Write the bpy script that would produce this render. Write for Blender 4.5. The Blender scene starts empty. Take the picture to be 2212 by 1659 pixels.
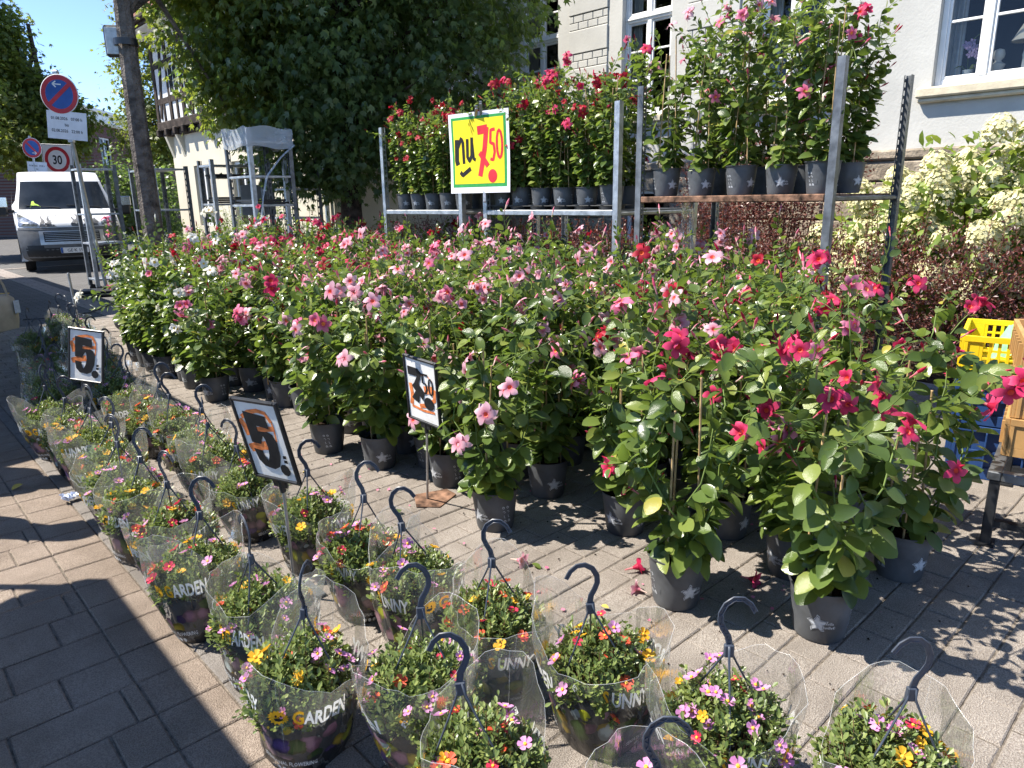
import bpy, math, random
import numpy as np
from mathutils import Vector, Matrix

# ------------------------------------------------------------------ camera, sky, sun
# World axes follow the street: +Y runs down the street, +X runs from the added stalls to the house front.
S = bpy.context.scene
R = math.radians
YAW, PITCH, ROLL, EYE, FPX = R(43), R(14.6), R(0.9), 1.5, 1534.0
cam = bpy.data.cameras.new('camera'); camo = bpy.data.objects.new('camera', cam)
S.collection.objects.link(camo); S.camera = camo
cam.sensor_width = 36; cam.lens = 36 * FPX / 2212; cam.clip_end = 2000; cam.clip_start = 0.05
camo.matrix_world = Matrix.Translation((0, 0, EYE)) @ (Matrix.Rotation(-YAW, 4, 'Z') @ Matrix.Rotation(R(90) - PITCH, 4, 'X') @ Matrix.Rotation(-ROLL, 4, 'Z'))
SUN_AZ = Vector((-0.70, 0.714)).normalized(); SUN_EL = R(55)
w = bpy.data.worlds.new('World'); S.world = w; w.use_nodes = True
nt = w.node_tree; bg = nt.nodes['Background']
sky = nt.nodes.new('ShaderNodeTexSky'); sky.sky_type = 'NISHITA'; sky.sun_disc = False
sky.sun_elevation = SUN_EL; sky.sun_rotation = math.atan2(SUN_AZ.x, SUN_AZ.y)
sky.air_density = 0.6; sky.dust_density = 0.0; sky.ozone_density = 2.2; sky.altitude = 2600
nt.links.new(sky.outputs[0], bg.inputs[0]); bg.inputs[1].default_value = 0.15
sl = bpy.data.lights.new('sun', 'SUN'); sl.energy = 4.5; sl.angle = R(0.53); sl.color = (1.0, 0.94, 0.85)
so = bpy.data.objects.new('sun', sl); S.collection.objects.link(so)
sd = Vector((SUN_AZ.x * math.cos(SUN_EL), SUN_AZ.y * math.cos(SUN_EL), math.sin(SUN_EL)))
so.rotation_euler = sd.to_track_quat('Z', 'Y').to_euler(); so.location = (-8, 8, 14)
S.view_settings.view_transform = 'Standard'; S.view_settings.look = 'None'
S.view_settings.exposure = 1.4; S.view_settings.gamma = 1.0; S.view_settings.use_curve_mapping = False
S.render.engine = 'CYCLES'
cy = S.cycles
cy.max_bounces = 8; cy.diffuse_bounces = 3; cy.glossy_bounces = 3; cy.transmission_bounces = 5
cy.transparent_max_bounces = 40; cy.caustics_reflective = False; cy.caustics_refractive = False
cy.use_denoising = True; cy.sample_clamp_indirect = 6.0
S.render.film_transparent = False

# ------------------------------------------------------------------ helpers
COL = S.collection
rng = np.random.default_rng(7); random.seed(7)
PI = math.pi

_ci, _si = math.cos(YAW), math.sin(YAW)
def project(x, y, z):
    """photo position (in a 2212 x 1659 frame) and depth of a point; used only to pick which pavers show largest"""
    rx = x * _ci - y * _si; fy = x * _si + y * _ci; dz = z - EYE
    d = fy * math.cos(PITCH) - dz * math.sin(PITCH); up = fy * math.sin(PITCH) + dz * math.cos(PITCH)
    if d <= 0.05: return None
    a, b = rx / d, up / d; c, s = math.cos(ROLL), math.sin(ROLL)
    return 1106 + (c * a - s * b) * FPX, 829.5 - (s * a + c * b) * FPX, d

def fast_mesh(name, V, F, mats, fm=None, smooth=True, uv=None, sharp=None):
    V = np.asarray(V, dtype=np.float32).reshape(-1, 3)
    me = bpy.data.meshes.new(name)
    lens = np.fromiter((len(f) for f in F), dtype=np.int32, count=len(F))
    me.vertices.add(len(V)); me.vertices.foreach_set('co', V.ravel())
    flat = np.fromiter((i for f in F for i in f), dtype=np.int32, count=int(lens.sum()))
    me.loops.add(len(flat)); me.loops.foreach_set('vertex_index', flat)
    me.polygons.add(len(F))
    me.polygons.foreach_set('loop_start', np.concatenate(([0], np.cumsum(lens)[:-1])).astype(np.int32))
    for m in mats: me.materials.append(m)
    if fm is not None: me.polygons.foreach_set('material_index', np.asarray(fm, dtype=np.int32))
    if uv is not None:
        l = me.uv_layers.new(name='UVMap'); l.data.foreach_set('uv', np.asarray(uv, dtype=np.float32)[flat].ravel())
    me.polygons.foreach_set('use_smooth', np.full(len(F), bool(smooth)))
    me.update(calc_edges=True)
    if smooth and sharp: me.set_sharp_from_angle(angle=R(sharp))
    return me

def link(name, me, parent=None, loc=None, rot=None, scale=None):
    o = bpy.data.objects.new(name, me); COL.objects.link(o)
    if parent is not None: o.parent = parent
    if loc is not None: o.location = loc
    if rot is not None: o.rotation_euler = rot
    if scale is not None: o.scale = (scale,) * 3 if isinstance(scale, (int, float)) else scale
    return o

def tag(o, label=None, cat=None, group=None, kind=None):
    if label: o['label'] = label
    if cat: o['category'] = cat
    if group: o['group'] = group
    if kind: o['kind'] = kind
    return o

def thing(name, label, cat, loc=(0, 0, 0), rz=0.0, group=None):
    o = link(name, None, None, loc, (0, 0, rz)); o.empty_display_size = 0.1
    return tag(o, label, cat, group)

class MB:
    def __init__(s): s.v = []; s.f = []; s.m = []
    def add(s, V, F, m=0):
        b = len(s.v); s.v.extend(tuple(map(float, p)) for p in V)
        s.f.extend(tuple(b + i for i in f) for f in F); s.m.extend([m] * len(F)); return s
    def box(s, x0, x1, y0, y1, z0, z1, m=0, c=0.0, M=None):
        if x0 > x1: x0, x1 = x1, x0
        if y0 > y1: y0, y1 = y1, y0
        if z0 > z1: z0, z1 = z1, z0
        if c <= 0:
            V = [(x, y, z) for z in (z0, z1) for y in (y0, y1) for x in (x0, x1)]
            F = [(0, 2, 3, 1), (4, 5, 7, 6), (0, 1, 5, 4), (1, 3, 7, 5), (3, 2, 6, 7), (2, 0, 4, 6)]
        else:
            c = min(c, (x1 - x0) * .45, (y1 - y0) * .45, (z1 - z0) * .45)
            V = []; ix = {}
            xs, ys, zs = (x0, x1), (y0, y1), (z0, z1)
            for k in range(2):
                for j in range(2):
                    for i in range(2):
                        sx, sy, sz = (1, -1)[i], (1, -1)[j], (1, -1)[k]
                        X, Y, Z = xs[i], ys[j], zs[k]
                        ix[(i, j, k, 0)] = len(V); V.append((X, Y + sy * c, Z + sz * c))
                        ix[(i, j, k, 1)] = len(V); V.append((X + sx * c, Y, Z + sz * c))
                        ix[(i, j, k, 2)] = len(V); V.append((X + sx * c, Y + sy * c, Z))
            F = []
            for i in range(2):
                q = [ix[(i, 0, 0, 0)], ix[(i, 1, 0, 0)], ix[(i, 1, 1, 0)], ix[(i, 0, 1, 0)]]; F.append(tuple(q if i else q[::-1]))
                q = [ix[(0, i, 0, 1)], ix[(1, i, 0, 1)], ix[(1, i, 1, 1)], ix[(0, i, 1, 1)]]; F.append(tuple(q[::-1] if i else q))
                q = [ix[(0, 0, i, 2)], ix[(1, 0, i, 2)], ix[(1, 1, i, 2)], ix[(0, 1, i, 2)]]; F.append(tuple(q if i else q[::-1]))
            for j in range(2):
                for k in range(2):
                    q = [ix[(0, j, k, 1)], ix[(1, j, k, 1)], ix[(1, j, k, 2)], ix[(0, j, k, 2)]]; F.append(tuple(q if j == k else q[::-1]))
                    q = [ix[(j, 0, k, 0)], ix[(j, 1, k, 0)], ix[(j, 1, k, 2)], ix[(j, 0, k, 2)]]; F.append(tuple(q[::-1] if j == k else q))
                    q = [ix[(j, k, 0, 0)], ix[(j, k, 1, 0)], ix[(j, k, 1, 1)], ix[(j, k, 0, 1)]]; F.append(tuple(q if j == k else q[::-1]))
            for i in range(2):
                for j in range(2):
                    for k in range(2):
                        q = [ix[(i, j, k, 0)], ix[(i, j, k, 1)], ix[(i, j, k, 2)]]; F.append(tuple(q if (i + j + k) % 2 else q[::-1]))
        if M is not None: V = [tuple(M @ Vector(p)) for p in V]
        return s.add(V, F, m)
    def tube(s, pts, r, n=6, m=0, caps=True, flat=None):
        pts = [Vector(p) for p in pts]; k = len(pts)
        rr = [r] * k if isinstance(r, (int, float)) else list(r)
        ref = None; V = []; F = []
        for i in range(k):
            t = (pts[min(i + 1, k - 1)] - pts[max(i - 1, 0)])
            t = t.normalized() if t.length > 1e-9 else Vector((0, 0, 1))
            if ref is None:
                ref = Vector((1, 0, 0)) if abs(t.x) < .9 else Vector((0, 1, 0))
            a = (ref - t * ref.dot(t)); a = a.normalized() if a.length > 1e-6 else t.orthogonal().normalized()
            ref = a; b = t.cross(a)
            for j in range(n):
                th = 2 * PI * (j + .5) / n
                q = pts[i] + a * (math.cos(th) * rr[i] * (flat or 1)) + b * (math.sin(th) * rr[i]); V.append(tuple(q))
        for i in range(k - 1):
            for j in range(n):
                F.append((i * n + j, i * n + (j + 1) % n, (i + 1) * n + (j + 1) % n, (i + 1) * n + j))
        if caps: F.append(tuple(range(n))[::-1]); F.append(tuple(range((k - 1) * n, k * n)))
        return s.add(V, F, m)
    def lathe(s, prof, n=24, m=0, c=(0, 0, 0), mats=None, M=None):
        V = []; F = []; fm = []
        for (r, z) in prof:
            for j in range(n):
                th = 2 * PI * j / n; p = Vector((r * math.cos(th), r * math.sin(th), z))
                if M is not None: p = M @ p
                V.append((p.x + c[0], p.y + c[1], p.z + c[2]))
        b = len(s.v)
        for i in range(len(prof) - 1):
            for j in range(n):
                F.append((i * n + j, i * n + (j + 1) % n, (i + 1) * n + (j + 1) % n, (i + 1) * n + j)); fm.append(mats[i] if mats else m)
        s.add(V, F, m); s.m[-len(F):] = fm
        return s
    def prism(s, poly, t0, t1, P, m=0):
        """poly: 2-D outline; P(a, b, t) -> point"""
        n = len(poly)
        ar = sum(poly[i][0] * poly[(i + 1) % n][1] - poly[(i + 1) % n][0] * poly[i][1] for i in range(n))
        if ar < 0: poly = poly[::-1]
        V = [P(a, b, t0) for a, b in poly] + [P(a, b, t1) for a, b in poly]
        F = [tuple(range(n))[::-1], tuple(range(n, 2 * n))] + [(i, (i + 1) % n, n + (i + 1) % n, n + i) for i in range(n)]
        return s.add(V, F, m)
    def mesh(s, name, mats, smooth=True, sharp=35):
        return fast_mesh(name, s.v, s.f, mats if isinstance(mats, (list, tuple)) else [mats], s.m, smooth, None, sharp)
    def build(s, name, mats, parent=None, smooth=True, sharp=35, loc=None, rot=None):
        return link(name, s.mesh(name, mats, smooth, sharp), parent, loc, rot)

def basis(d, nrm):
    """rows of unit dirs d (leaf length axis = y) and normals -> rotation matrices"""
    d = d / (np.linalg.norm(d, axis=1, keepdims=True) + 1e-9)
    x = np.cross(d, nrm); x /= (np.linalg.norm(x, axis=1, keepdims=True) + 1e-9)
    z = np.cross(x, d)
    return np.stack([x, d, z], axis=2)

def scatter_mesh(name, TV, TF, pos, rot, size, mats, fm=None, smooth=True):
    TV = np.asarray(TV, dtype=np.float32); n = len(TV); k = len(pos)
    V = np.einsum('kij,nj->kni', rot, TV) * np.asarray(size).reshape(-1, 1, 1) + np.asarray(pos)[:, None, :]
    me = bpy.data.meshes.new(name)
    V = V.reshape(-1, 3).astype(np.float32)
    lens1 = np.array([len(f) for f in TF], dtype=np.int32)
    flat1 = np.array([i for f in TF for i in f], dtype=np.int32)
    flat = (flat1[None, :] + (np.arange(k, dtype=np.int32) * n)[:, None]).ravel()
    lens = np.tile(lens1, k)
    me.vertices.add(len(V)); me.vertices.foreach_set('co', V.ravel())
    me.loops.add(len(flat)); me.loops.foreach_set('vertex_index', flat)
    me.polygons.add(len(lens)); me.polygons.foreach_set('loop_start', np.concatenate(([0], np.cumsum(lens)[:-1])).astype(np.int32))
    for m in mats: me.materials.append(m)
    if fm is not None: me.polygons.foreach_set('material_index', np.tile(np.asarray(fm, dtype=np.int32), k))
    me.polygons.foreach_set('use_smooth', np.full(len(lens), bool(smooth)))
    me.update(calc_edges=True)
    return me

def join_np(parts):
    """parts: list of (V, F) -> one V, F"""
    V = []; F = []; b = 0
    for v, f in parts:
        V.append(np.asarray(v)); F += [tuple(b + i for i in q) for q in f]; b += len(v)
    return np.concatenate(V), F

_fc = {}
def text_geo(txt, size=1.0, bold=0.0, sx=1.0, align='CENTER', res=2):
    """flat text -> (verts, faces) in x/y, centred on the baseline"""
    key = (txt, bold, align, res)
    if key not in _fc:
        cu = bpy.data.curves.new('t', 'FONT'); cu.body = txt; cu.align_x = align; cu.offset = bold; cu.resolution_u = res
        o = bpy.data.objects.new('t', cu); COL.objects.link(o)
        dg = bpy.context.evaluated_depsgraph_get(); me = o.evaluated_get(dg).to_mesh()
        V = [tuple(v.co) for v in me.vertices]; F = [tuple(p.vertices) for p in me.polygons]
        o.evaluated_get(dg).to_mesh_clear(); bpy.data.objects.remove(o); bpy.data.curves.remove(cu)
        _fc[key] = (V, F)
    V, F = _fc[key]
    return [(x * size * sx, y * size, 0) for x, y, z in V], F

def stroke(pts, wd):
    """thick polyline in 2-D as quads"""
    V = []; F = []
    n = len(pts); ww = wd if isinstance(wd, (list, tuple)) else [wd] * n
    for i in range(n):
        a = Vector(pts[max(i - 1, 0)]); b = Vector(pts[min(i + 1, n - 1)]); t = (b - a).normalized(); q = Vector((-t.y, t.x)) * ww[i] / 2
        V += [(pts[i][0] + q.x, pts[i][1] + q.y), (pts[i][0] - q.x, pts[i][1] - q.y)]
    for i in range(n - 1): F.append((2 * i, 2 * i + 1, 2 * i + 3, 2 * i + 2))
    return V, F

# ------------------------------------------------------------------ materials
def lin(c):
    return tuple(((x / 255) / 12.92 if x / 255 <= .04045 else ((x / 255 + .055) / 1.055) ** 2.4) for x in c) + (1,)

class NT:
    def __init__(s, name):
        s.m = bpy.data.materials.new(name); s.m.use_nodes = True; s.t = s.m.node_tree; s.t.nodes.clear()
        s.out = s.n('ShaderNodeOutputMaterial')
    def n(s, t, **k):
        o = s.t.nodes.new(t)
        for a, b in k.items(): setattr(o, a, b)
        return o
    def l(s, a, b): s.t.links.new(a, b)
    def val(s, sock, v):
        if hasattr(v, 'is_linked') or isinstance(v, bpy.types.NodeSocket): s.l(v, sock)
        else: sock.default_value = v
    def math(s, op, a, b=0.5, c=None, clamp=False):
        o = s.n('ShaderNodeMath', operation=op, use_clamp=clamp); s.val(o.inputs[0], a); s.val(o.inputs[1], b)
        if c is not None: s.val(o.inputs[2], c)
        return o.outputs[0]
    def mix(s, f, a, b, blend='MIX'):
        o = s.n('ShaderNodeMix', data_type='RGBA', blend_type=blend); s.val(o.inputs[0], f)
        s.val(o.inputs[6], a if not isinstance(a, tuple) or len(a) == 4 else a + (1,)); s.val(o.inputs[7], b if not isinstance(b, tuple) or len(b) == 4 else b + (1,))
        return o.outputs[2]
    def ramp(s, f, stops, interp='LINEAR'):
        o = s.n('ShaderNodeValToRGB'); o.color_ramp.interpolation = interp; e = o.color_ramp.elements
        while len(e) > 1: e.remove(e[-1])
        e[0].position = stops[0][0]; e[0].color = stops[0][1] if len(stops[0][1]) == 4 else stops[0][1] + (1,)
        for p, c in stops[1:]:
            q = e.new(p); q.color = c if len(c) == 4 else c + (1,)
        s.l(f, o.inputs[0]); return o.outputs[0]
    def noise(s, scale, detail=4, vec=None, rough=.55):
        o = s.n('ShaderNodeTexNoise'); o.inputs['Scale'].default_value = scale; o.inputs['Detail'].default_value = detail; o.inputs['Roughness'].default_value = rough
        if vec is not None: s.l(vec, o.inputs[0])
        return o.outputs[0]
    def coord(s, k='Object'): return s.n('ShaderNodeTexCoord').outputs[k]
    def bump(s, h, strength=.3, dist=.01):
        o = s.n('ShaderNodeBump'); o.inputs['Strength'].default_value = strength; o.inputs['Distance'].default_value = dist; s.l(h, o.inputs['Height']); return o.outputs[0]
    def pbsdf(s, color, rough=.6, metal=0.0, spec=.5, normal=None, **k):
        p = s.n('ShaderNodeBsdfPrincipled'); s.val(p.inputs['Base Color'], color if not isinstance(color, tuple) or len(color) == 4 else color + (1,)); s.val(p.inputs['Roughness'], rough)
        p.inputs['Metallic'].default_value = metal; p.inputs['Specular IOR Level'].default_value = spec
        if normal is not None: s.l(normal, p.inputs['Normal'])
        for a, b in k.items(): s.val(p.inputs[a.replace('_', ' ')], b)
        return p.outputs[0]
    def done(s, sh): s.l(sh, s.out.inputs[0]); return s.m
    def rnd(s):
        g = s.n('ShaderNodeNewGeometry'); o = s.n('ShaderNodeObjectInfo')
        return s.math('FRACT', s.math('ADD', g.outputs['Random Per Island'], o.outputs['Random']))

def simple(name, col, rough=.6, metal=0.0, spec=.5, nz=None, amt=.15, bump=None, rvar=0.0, coord='Object'):
    """plain surface with uneven tone, grain and slight gloss variation"""
    t = NT(name); c = t.coord(coord); base = col + (1,) if len(col) == 3 else col
    rgh = rough; normal = None
    if nz:
        f = t.noise(nz, 5, c)
        lo = tuple(x * (1 - amt * 1.6) for x in base[:3]); hi = tuple(min(1, x * (1 + amt * 1.3)) for x in base[:3])
        base = t.ramp(f, [(.3, lo), (.7, hi)])
        if rvar: rgh = t.math('ADD', t.math('MULTIPLY', f, rvar), rough - rvar / 2)
    if bump: normal = t.bump(t.noise(bump[0], 4, c), bump[1], bump[2] if len(bump) > 2 else .01)
    return t.done(t.pbsdf(base, rgh, metal, spec, normal))

def leafy(name, stops, rough=.35, trans=.28, tcol=(.25, .42, .04), spec=.5, vein=0):
    """foliage: per-leaf tone, waxy top, light let through"""
    t = NT(name); col = t.ramp(t.rnd(), stops)
    nm = t.bump(t.noise(60, 2, t.coord()), .25, .004) if vein else None
    p = t.pbsdf(col, rough, 0, spec, nm)
    tr = t.n('ShaderNodeBsdfTranslucent'); t.l(t.mix(.6, col, tcol + (1,)), tr.inputs[0])
    m = t.n('ShaderNodeMixShader'); m.inputs[0].default_value = trans; t.l(p, m.inputs[1]); t.l(tr.outputs[0], m.inputs[2])
    return t.done(m.outputs[0])

def petal(name, col, col2=None, trans=.35, throat=None):
    t = NT(name); f = t.rnd(); c = t.mix(t.math('MULTIPLY', f, .8), col + (1,), (col2 or tuple(min(1, x * 1.25 + .02) for x in col)) + (1,))
    if throat:   # the petal's own colour deepens towards the throat, with faint streaks
        sp = t.n('ShaderNodeSeparateXYZ'); t.l(t.coord(), sp.inputs[0])
        rr = t.math('SQRT', t.math('ADD', t.math('MULTIPLY', sp.outputs[0], sp.outputs[0]), t.math('MULTIPLY', sp.outputs[1], sp.outputs[1])))
        g = t.ramp(t.math('MULTIPLY', rr, 20.0), [(.26, (1, 1, 1)), (.55, (.35, .35, .35)), (.9, (0, 0, 0))])
        k = t.math('MULTIPLY', g, t.math('ADD', t.math('MULTIPLY', t.noise(150, 2, t.coord()), .9), .35), clamp=True)
        c = t.mix(k, c, throat + (1,))
    p = t.pbsdf(c, .55, 0, .25, t.bump(t.noise(140, 2, t.coord()), .15, .003))
    tr = t.n('ShaderNodeBsdfTranslucent'); t.l(c, tr.inputs[0])
    m = t.n('ShaderNodeMixShader'); m.inputs[0].default_value = trans; t.l(p, m.inputs[1]); t.l(tr.outputs[0], m.inputs[2])
    return t.done(m.outputs[0])

M = {}
M['steel'] = simple('galvanised_steel', (.42, .44, .46), .42, .75, .5, 14, .22, (60, .15, .002), .2)
M['dark_steel'] = simple('weathered_steel', (.16, .17, .18), .45, .6, .5, 9, .35, (40, .2, .002), .2)
M['black_plastic'] = simple('black_plastic', (.018, .019, .021), .38, 0, .5, 20, .3, (90, .08, .002), .15)
M['hanger'] = simple('anthracite_hanger', (.045, .055, .075), .42, 0, .5, 40, .2)
M['pot'] = simple('anthracite_pot', (.072, .077, .083), .5, 0, .45, 6, .38, (70, .1, .002), .3)
M['print_grey'] = simple('grey_print', (.42, .44, .46), .6, 0, .3, 60, .12)
M['print_dim'] = simple('dim_grey_print', (.20, .21, .22), .6, 0, .3, 60, .12)
M['soil'] = simple('potting_soil', (.035, .022, .014), .95, 0, .1, 55, .6, (70, 1.0, .03))
M['bamboo'] = simple('bamboo_cane', (.42, .29, .14), .55, 0, .4, 12, .25, (40, .2, .002))
M['stem'] = simple('green_stem', (.11, .16, .035), .6, 0, .3, 12, .3)
M['woody'] = simple('woody_stem', (.12, .075, .04), .8, 0, .2, 25, .3)
M['white_paint'] = simple('white_paint', (.78, .78, .76), .45, 0, .4, 5, .05, (30, .05, .002))
M['paper'] = simple('white_paper', (.76, .77, .80), .7, 0, .2, 8, .05)
M['black_ink'] = simple('black_ink', (.012, .012, .013), .65, 0, .3, 30, .3)
M['mleaf'] = leafy('mandevilla_leaf', [(0, (.042, .072, .020)), (.4, (.078, .125, .030)), (.75, (.135, .185, .042)), (.985, (.22, .26, .06)), (.993, (.40, .34, .06)), (1, (.42, .36, .06))], .25, .33, (.30, .44, .05), .5, 1)

# ================================================================== THE SETTING
# ---- ground
t = NT('far_ground'); c = t.coord()
M['ground'] = t.done(t.pbsdf(t.ramp(t.noise(.6, 6, c), [(.3, (.10, .095, .09)), (.7, (.17, .16, .145))]), .9, 0, .2, t.bump(t.noise(30, 4, c), .4, .02)))
mb = MB(); mb.add([(-400, -400, -.06), (400, -400, -.06), (400, 400, -.06), (-400, 400, -.06)], [(0, 1, 2, 3)])
tag(mb.build('ground', M['ground']), kind='structure')

M['joint'] = simple('joint_sand', (.17, .145, .118), .95, 0, .1, 40, .35, (60, .8, .02))
mb = MB(); mb.box(-3.2, 6.0, -1.6, 10.9, -.05, -.0075)
pav = tag(mb.build('pavement', M['joint']), kind='structure')

def stone(name, a, b, c2):
    t = NT(name); c = t.coord('Generated'); g = t.n('ShaderNodeNewGeometry').outputs['Position']
    f = t.noise(230, 2, g, .7); f2 = t.noise(2.4, 6, g, .65)
    col = t.mix(t.rnd(), a + (1,), b + (1,))
    col = t.mix(t.math('MULTIPLY', t.ramp(f, [(.40, (0, 0, 0)), (.60, (1, 1, 1))]), .75), col, c2 + (1,))
    col = t.mix(t.math('MULTIPLY', t.ramp(f2, [(.35, (1, 1, 1)), (.62, (0, 0, 0))]), .5), col, (a[0] * .5, a[1] * .48, a[2] * .45, 1))
    return t.done(t.pbsdf(col, .88, 0, .25, t.bump(f, .9, .012)))
M['paver'] = stone('concrete_paver', (.222, .188, .158), (.25, .213, .18), (.50, .45, .395))
M['slab'] = stone('sidewalk_slab', (.225, .175, .135), (.265, .21, .168), (.46, .38, .31))
M['edge'] = stone('grey_edging', (.20, .18, .16), (.235, .21, .19), (.36, .33, .30))

def paver_geo(lx, ly):
    g = .0028; x, y = lx / 2 - g, ly / 2 - g; c = .0045; z0 = -.03
    V = [(-x, -y, z0), (x, -y, z0), (x, y, z0), (-x, y, z0), (-x, -y, -c), (x, -y, -c), (x, y, -c), (-x, y, -c),
         (-x + c, -y + c, 0), (x - c, -y + c, 0), (x - c, y - c, 0), (-x + c, y - c, 0)]
    F = [(8, 9, 10, 11)] + [(i, (i + 1) % 4, 4 + (i + 1) % 4, 4 + i) for i in range(4)] + [(4 + i, 4 + (i + 1) % 4, 8 + (i + 1) % 4, 8 + i) for i in range(4)]
    return V, F
cells = []   # (x, y, lx, ly, kind)
PLX, PLY = .20, .128
y = -1.5; r = 0
while y < 10.8:
    x = .72 + (PLX / 2 if r % 2 else 0) - (PLX if False else 0)
    if r % 2: cells.append((.72 + PLX / 4, y + PLY / 2, PLX / 2, PLY, 'paver'))
    while x < 5.9:
        cells.append((x + PLX / 2, y + PLY / 2, PLX, PLY, 'paver')); x += PLX
    y += PLY; r += 1
y = -1.5; r = 0
while y < 10.8:
    cells.append((.555, y + .1, .2, .2, 'slab'))
    x = .455
    off = (.0, .13, .05, .18)[r % 4]
    if off: cells.append((x - off / 2, y + .1, off, .2, 'slab')); x -= off
    while x > -3.0:
        cells.append((x - .15, y + .1, .3, .2, 'slab')); x -= .3
    y += .2; r += 1
y = -1.5
while y < 10.7:
    cells.append((.6875, y + .1, .065, .2, 'edge')); y += .2
_pm = {}
for (lx, ly, k) in {(round(c[2], 3), round(c[3], 3), c[4]) for c in cells}:
    V, F = paver_geo(lx, ly); _pm[(lx, ly, k)] = (V, F, fast_mesh(k, V, F, [M[k]], None, True, None, 25))
vis = []
for c in cells:
    p = project(c[0], c[1], 0)
    q = 9e9
    if p and -40 < p[0] < 2250 and 0 < p[1] < 1720: q = p[2] / math.sqrt(c[2] * c[3] / .03)
    vis.append(q)
order = np.argsort(vis)
near = set(int(i) for i in order[:298])
rest = {'paver': [], 'slab': [], 'edge': []}
for i, c in enumerate(cells):
    key = (round(c[2], 3), round(c[3], 3), c[4]); V, F, me = _pm[key]
    tx, ty, dz = random.gauss(0, .006), random.gauss(0, .006), random.uniform(-.004, .001)
    if i in near:
        link({'paver': 'paver', 'slab': 'slab', 'edge': 'edging_stone'}[c[4]], me, pav, (c[0], c[1], dz), (tx, ty, random.gauss(0, .006)))
    else:
        rest[c[4]].append(([(a + c[0], b + c[1], z + dz + (tx * b * .5 + ty * a * .5 if z > -.02 else 0)) for a, b, z in V], F))
for k, l in rest.items():
    V, F = join_np(l)
    tag(link({'paver': 'paver_field', 'slab': 'slab_field', 'edge': 'edging_field'}[k], fast_mesh(k, V, F, [M[k]], None, True, None, 25), pav), kind='stuff')

# ---- carriageway beyond the pavement, in small setts, with a pale band
def setts(name, a, b, sx, sy, mortar):
    t = NT(name); c = t.coord('Object'); br = t.n('ShaderNodeTexBrick'); t.l(c, br.inputs[0])
    br.inputs['Scale'].default_value = 1.0; br.inputs['Brick Width'].default_value = sx; br.inputs['Row Height'].default_value = sy
    br.inputs['Mortar Size'].default_value = .008; br.inputs['Color1'].default_value = a + (1,); br.inputs['Color2'].default_value = b + (1,); br.inputs['Mortar'].default_value = mortar + (1,)
    col = t.mix(t.math('MULTIPLY', t.noise(1.1, 6, c), .5), br.outputs[0], tuple(x * .55 for x in a) + (1,))
    return t.done(t.pbsdf(col, .85, 0, .25, t.bump(t.math('SUBTRACT', t.noise(90, 3, c), br.outputs[1]), .5, .01)))
M['sett'] = setts('grey_setts', (.115, .112, .11), (.155, .15, .148), .2, .1, (.06, .058, .055))
M['redsett'] = setts('red_brick_paving', (.25, .14, .115), (.30, .175, .14), .2, .1, (.12, .09, .08))
M['paleband'] = setts('pale_band_paving', (.27, .235, .215), (.31, .275, .25), .3, .2, (.13, .11, .1))
mb = MB(); mb.box(-8, 14, 10.95, 60, -.05, -.012); tag(mb.build('road', M['sett']), kind='structure')
mb = MB(); mb.box(2.62, 2.95, 10.96, 40, -.014, -.004); tag(mb.build('road_band', M['paleband']), kind='structure')
mb = MB(); mb.box(-8, 6, 21.6, 21.85, -.014, -.003); tag(mb.build('cross_band', M['paleband']), kind='structure')
mb = MB(); mb.box(-9, 2.45, 24.5, 40, -.02, .02, c=.01); tag(mb.build('far_pavement', M['redsett']), kind='structure')
M['bedsoil'] = simple('bed_soil', (.06, .045, .032), .95, 0, .1, 14, .5, (25, .9, .05))
mb = MB(); mb.box(6.05, 14, -6, 24, -.05, .03); tag(mb.build('planting_bed', M['bedsoil']), kind='structure')
M['kerb'] = simple('kerb_stone', (.26, .25, .235), .85, 0, .25, 25, .2, (80, .4, .01))
mb = MB()
for i in range(30): mb.box(5.96, 6.06, -4 + i * .98, -4 + i * .98 + .97, -.05, .055, 0, .012)
tag(mb.build('kerb', M['kerb']), kind='structure')

# ---- foliage templates
def leaf_T(wd, fold=.10, droop=.12, pts=((.0, .05), (.14, .58), (.36, .93), (.6, 1.0), (.82, .70), (.94, .34))):
    """pointed oval leaf, unit long on +y; halves tilt up from the midrib"""
    V = []; F = []
    for t, k in pts:
        wv = wd * .5 * k; z = -droop * t * t
        V += [(0, t, z), (-wv, t, z + fold * k * wd), (wv, t, z + fold * k * wd)]
    n = len(pts); V.append((0, 1, -droop))
    for i in range(n - 1):
        a, b = 3 * i, 3 * i + 3
        F += [(a, b, b + 1, a + 1), (a, a + 2, b + 2, b)]
    a = 3 * (n - 1); F += [(a, 3 * n, a + 1), (a, a + 2, 3 * n)]
    return V, F
L_MAND = leaf_T(.70, .10, .14)
L_MAND2 = leaf_T(.62, .16, .26)
L_SMALL = leaf_T(.5, .15, .2, ((0, .05), (.35, .9), (.75, .7)))
L_TINY = ([(0, 0, 0), (-.24, .55, .06), (0, 1, 0), (.24, .55, .06)], [(0, 3, 2), (0, 2, 1)])
def star_leaf():
    V = [(0, .18, 0)]; F = []
    tips = [(-1.25, .42), (-.62, .78), (0, 1.0), (.62, .78), (1.25, .42)]
    ring = [(0, 0, 0)]
    pts = []
    for i, (a, l) in enumerate(tips):
        pts.append((math.sin(a) * l * .95, .18 + math.cos(a) * l * .82, -.10 * l))
        if i < 4:
            b = (a + tips[i + 1][0]) / 2; pts.append((math.sin(b) * .34, .18 + math.cos(b) * .34, .02))
    V += [(0, 0, .02)] + pts
    n = len(V)
    F = [(0, 1, 2)[::-1]] + [(0, i + 1, i) for i in range(2, n - 1)] + [(0, 1, n - 1)]
    return V, F
L_STAR = star_leaf()

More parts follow.
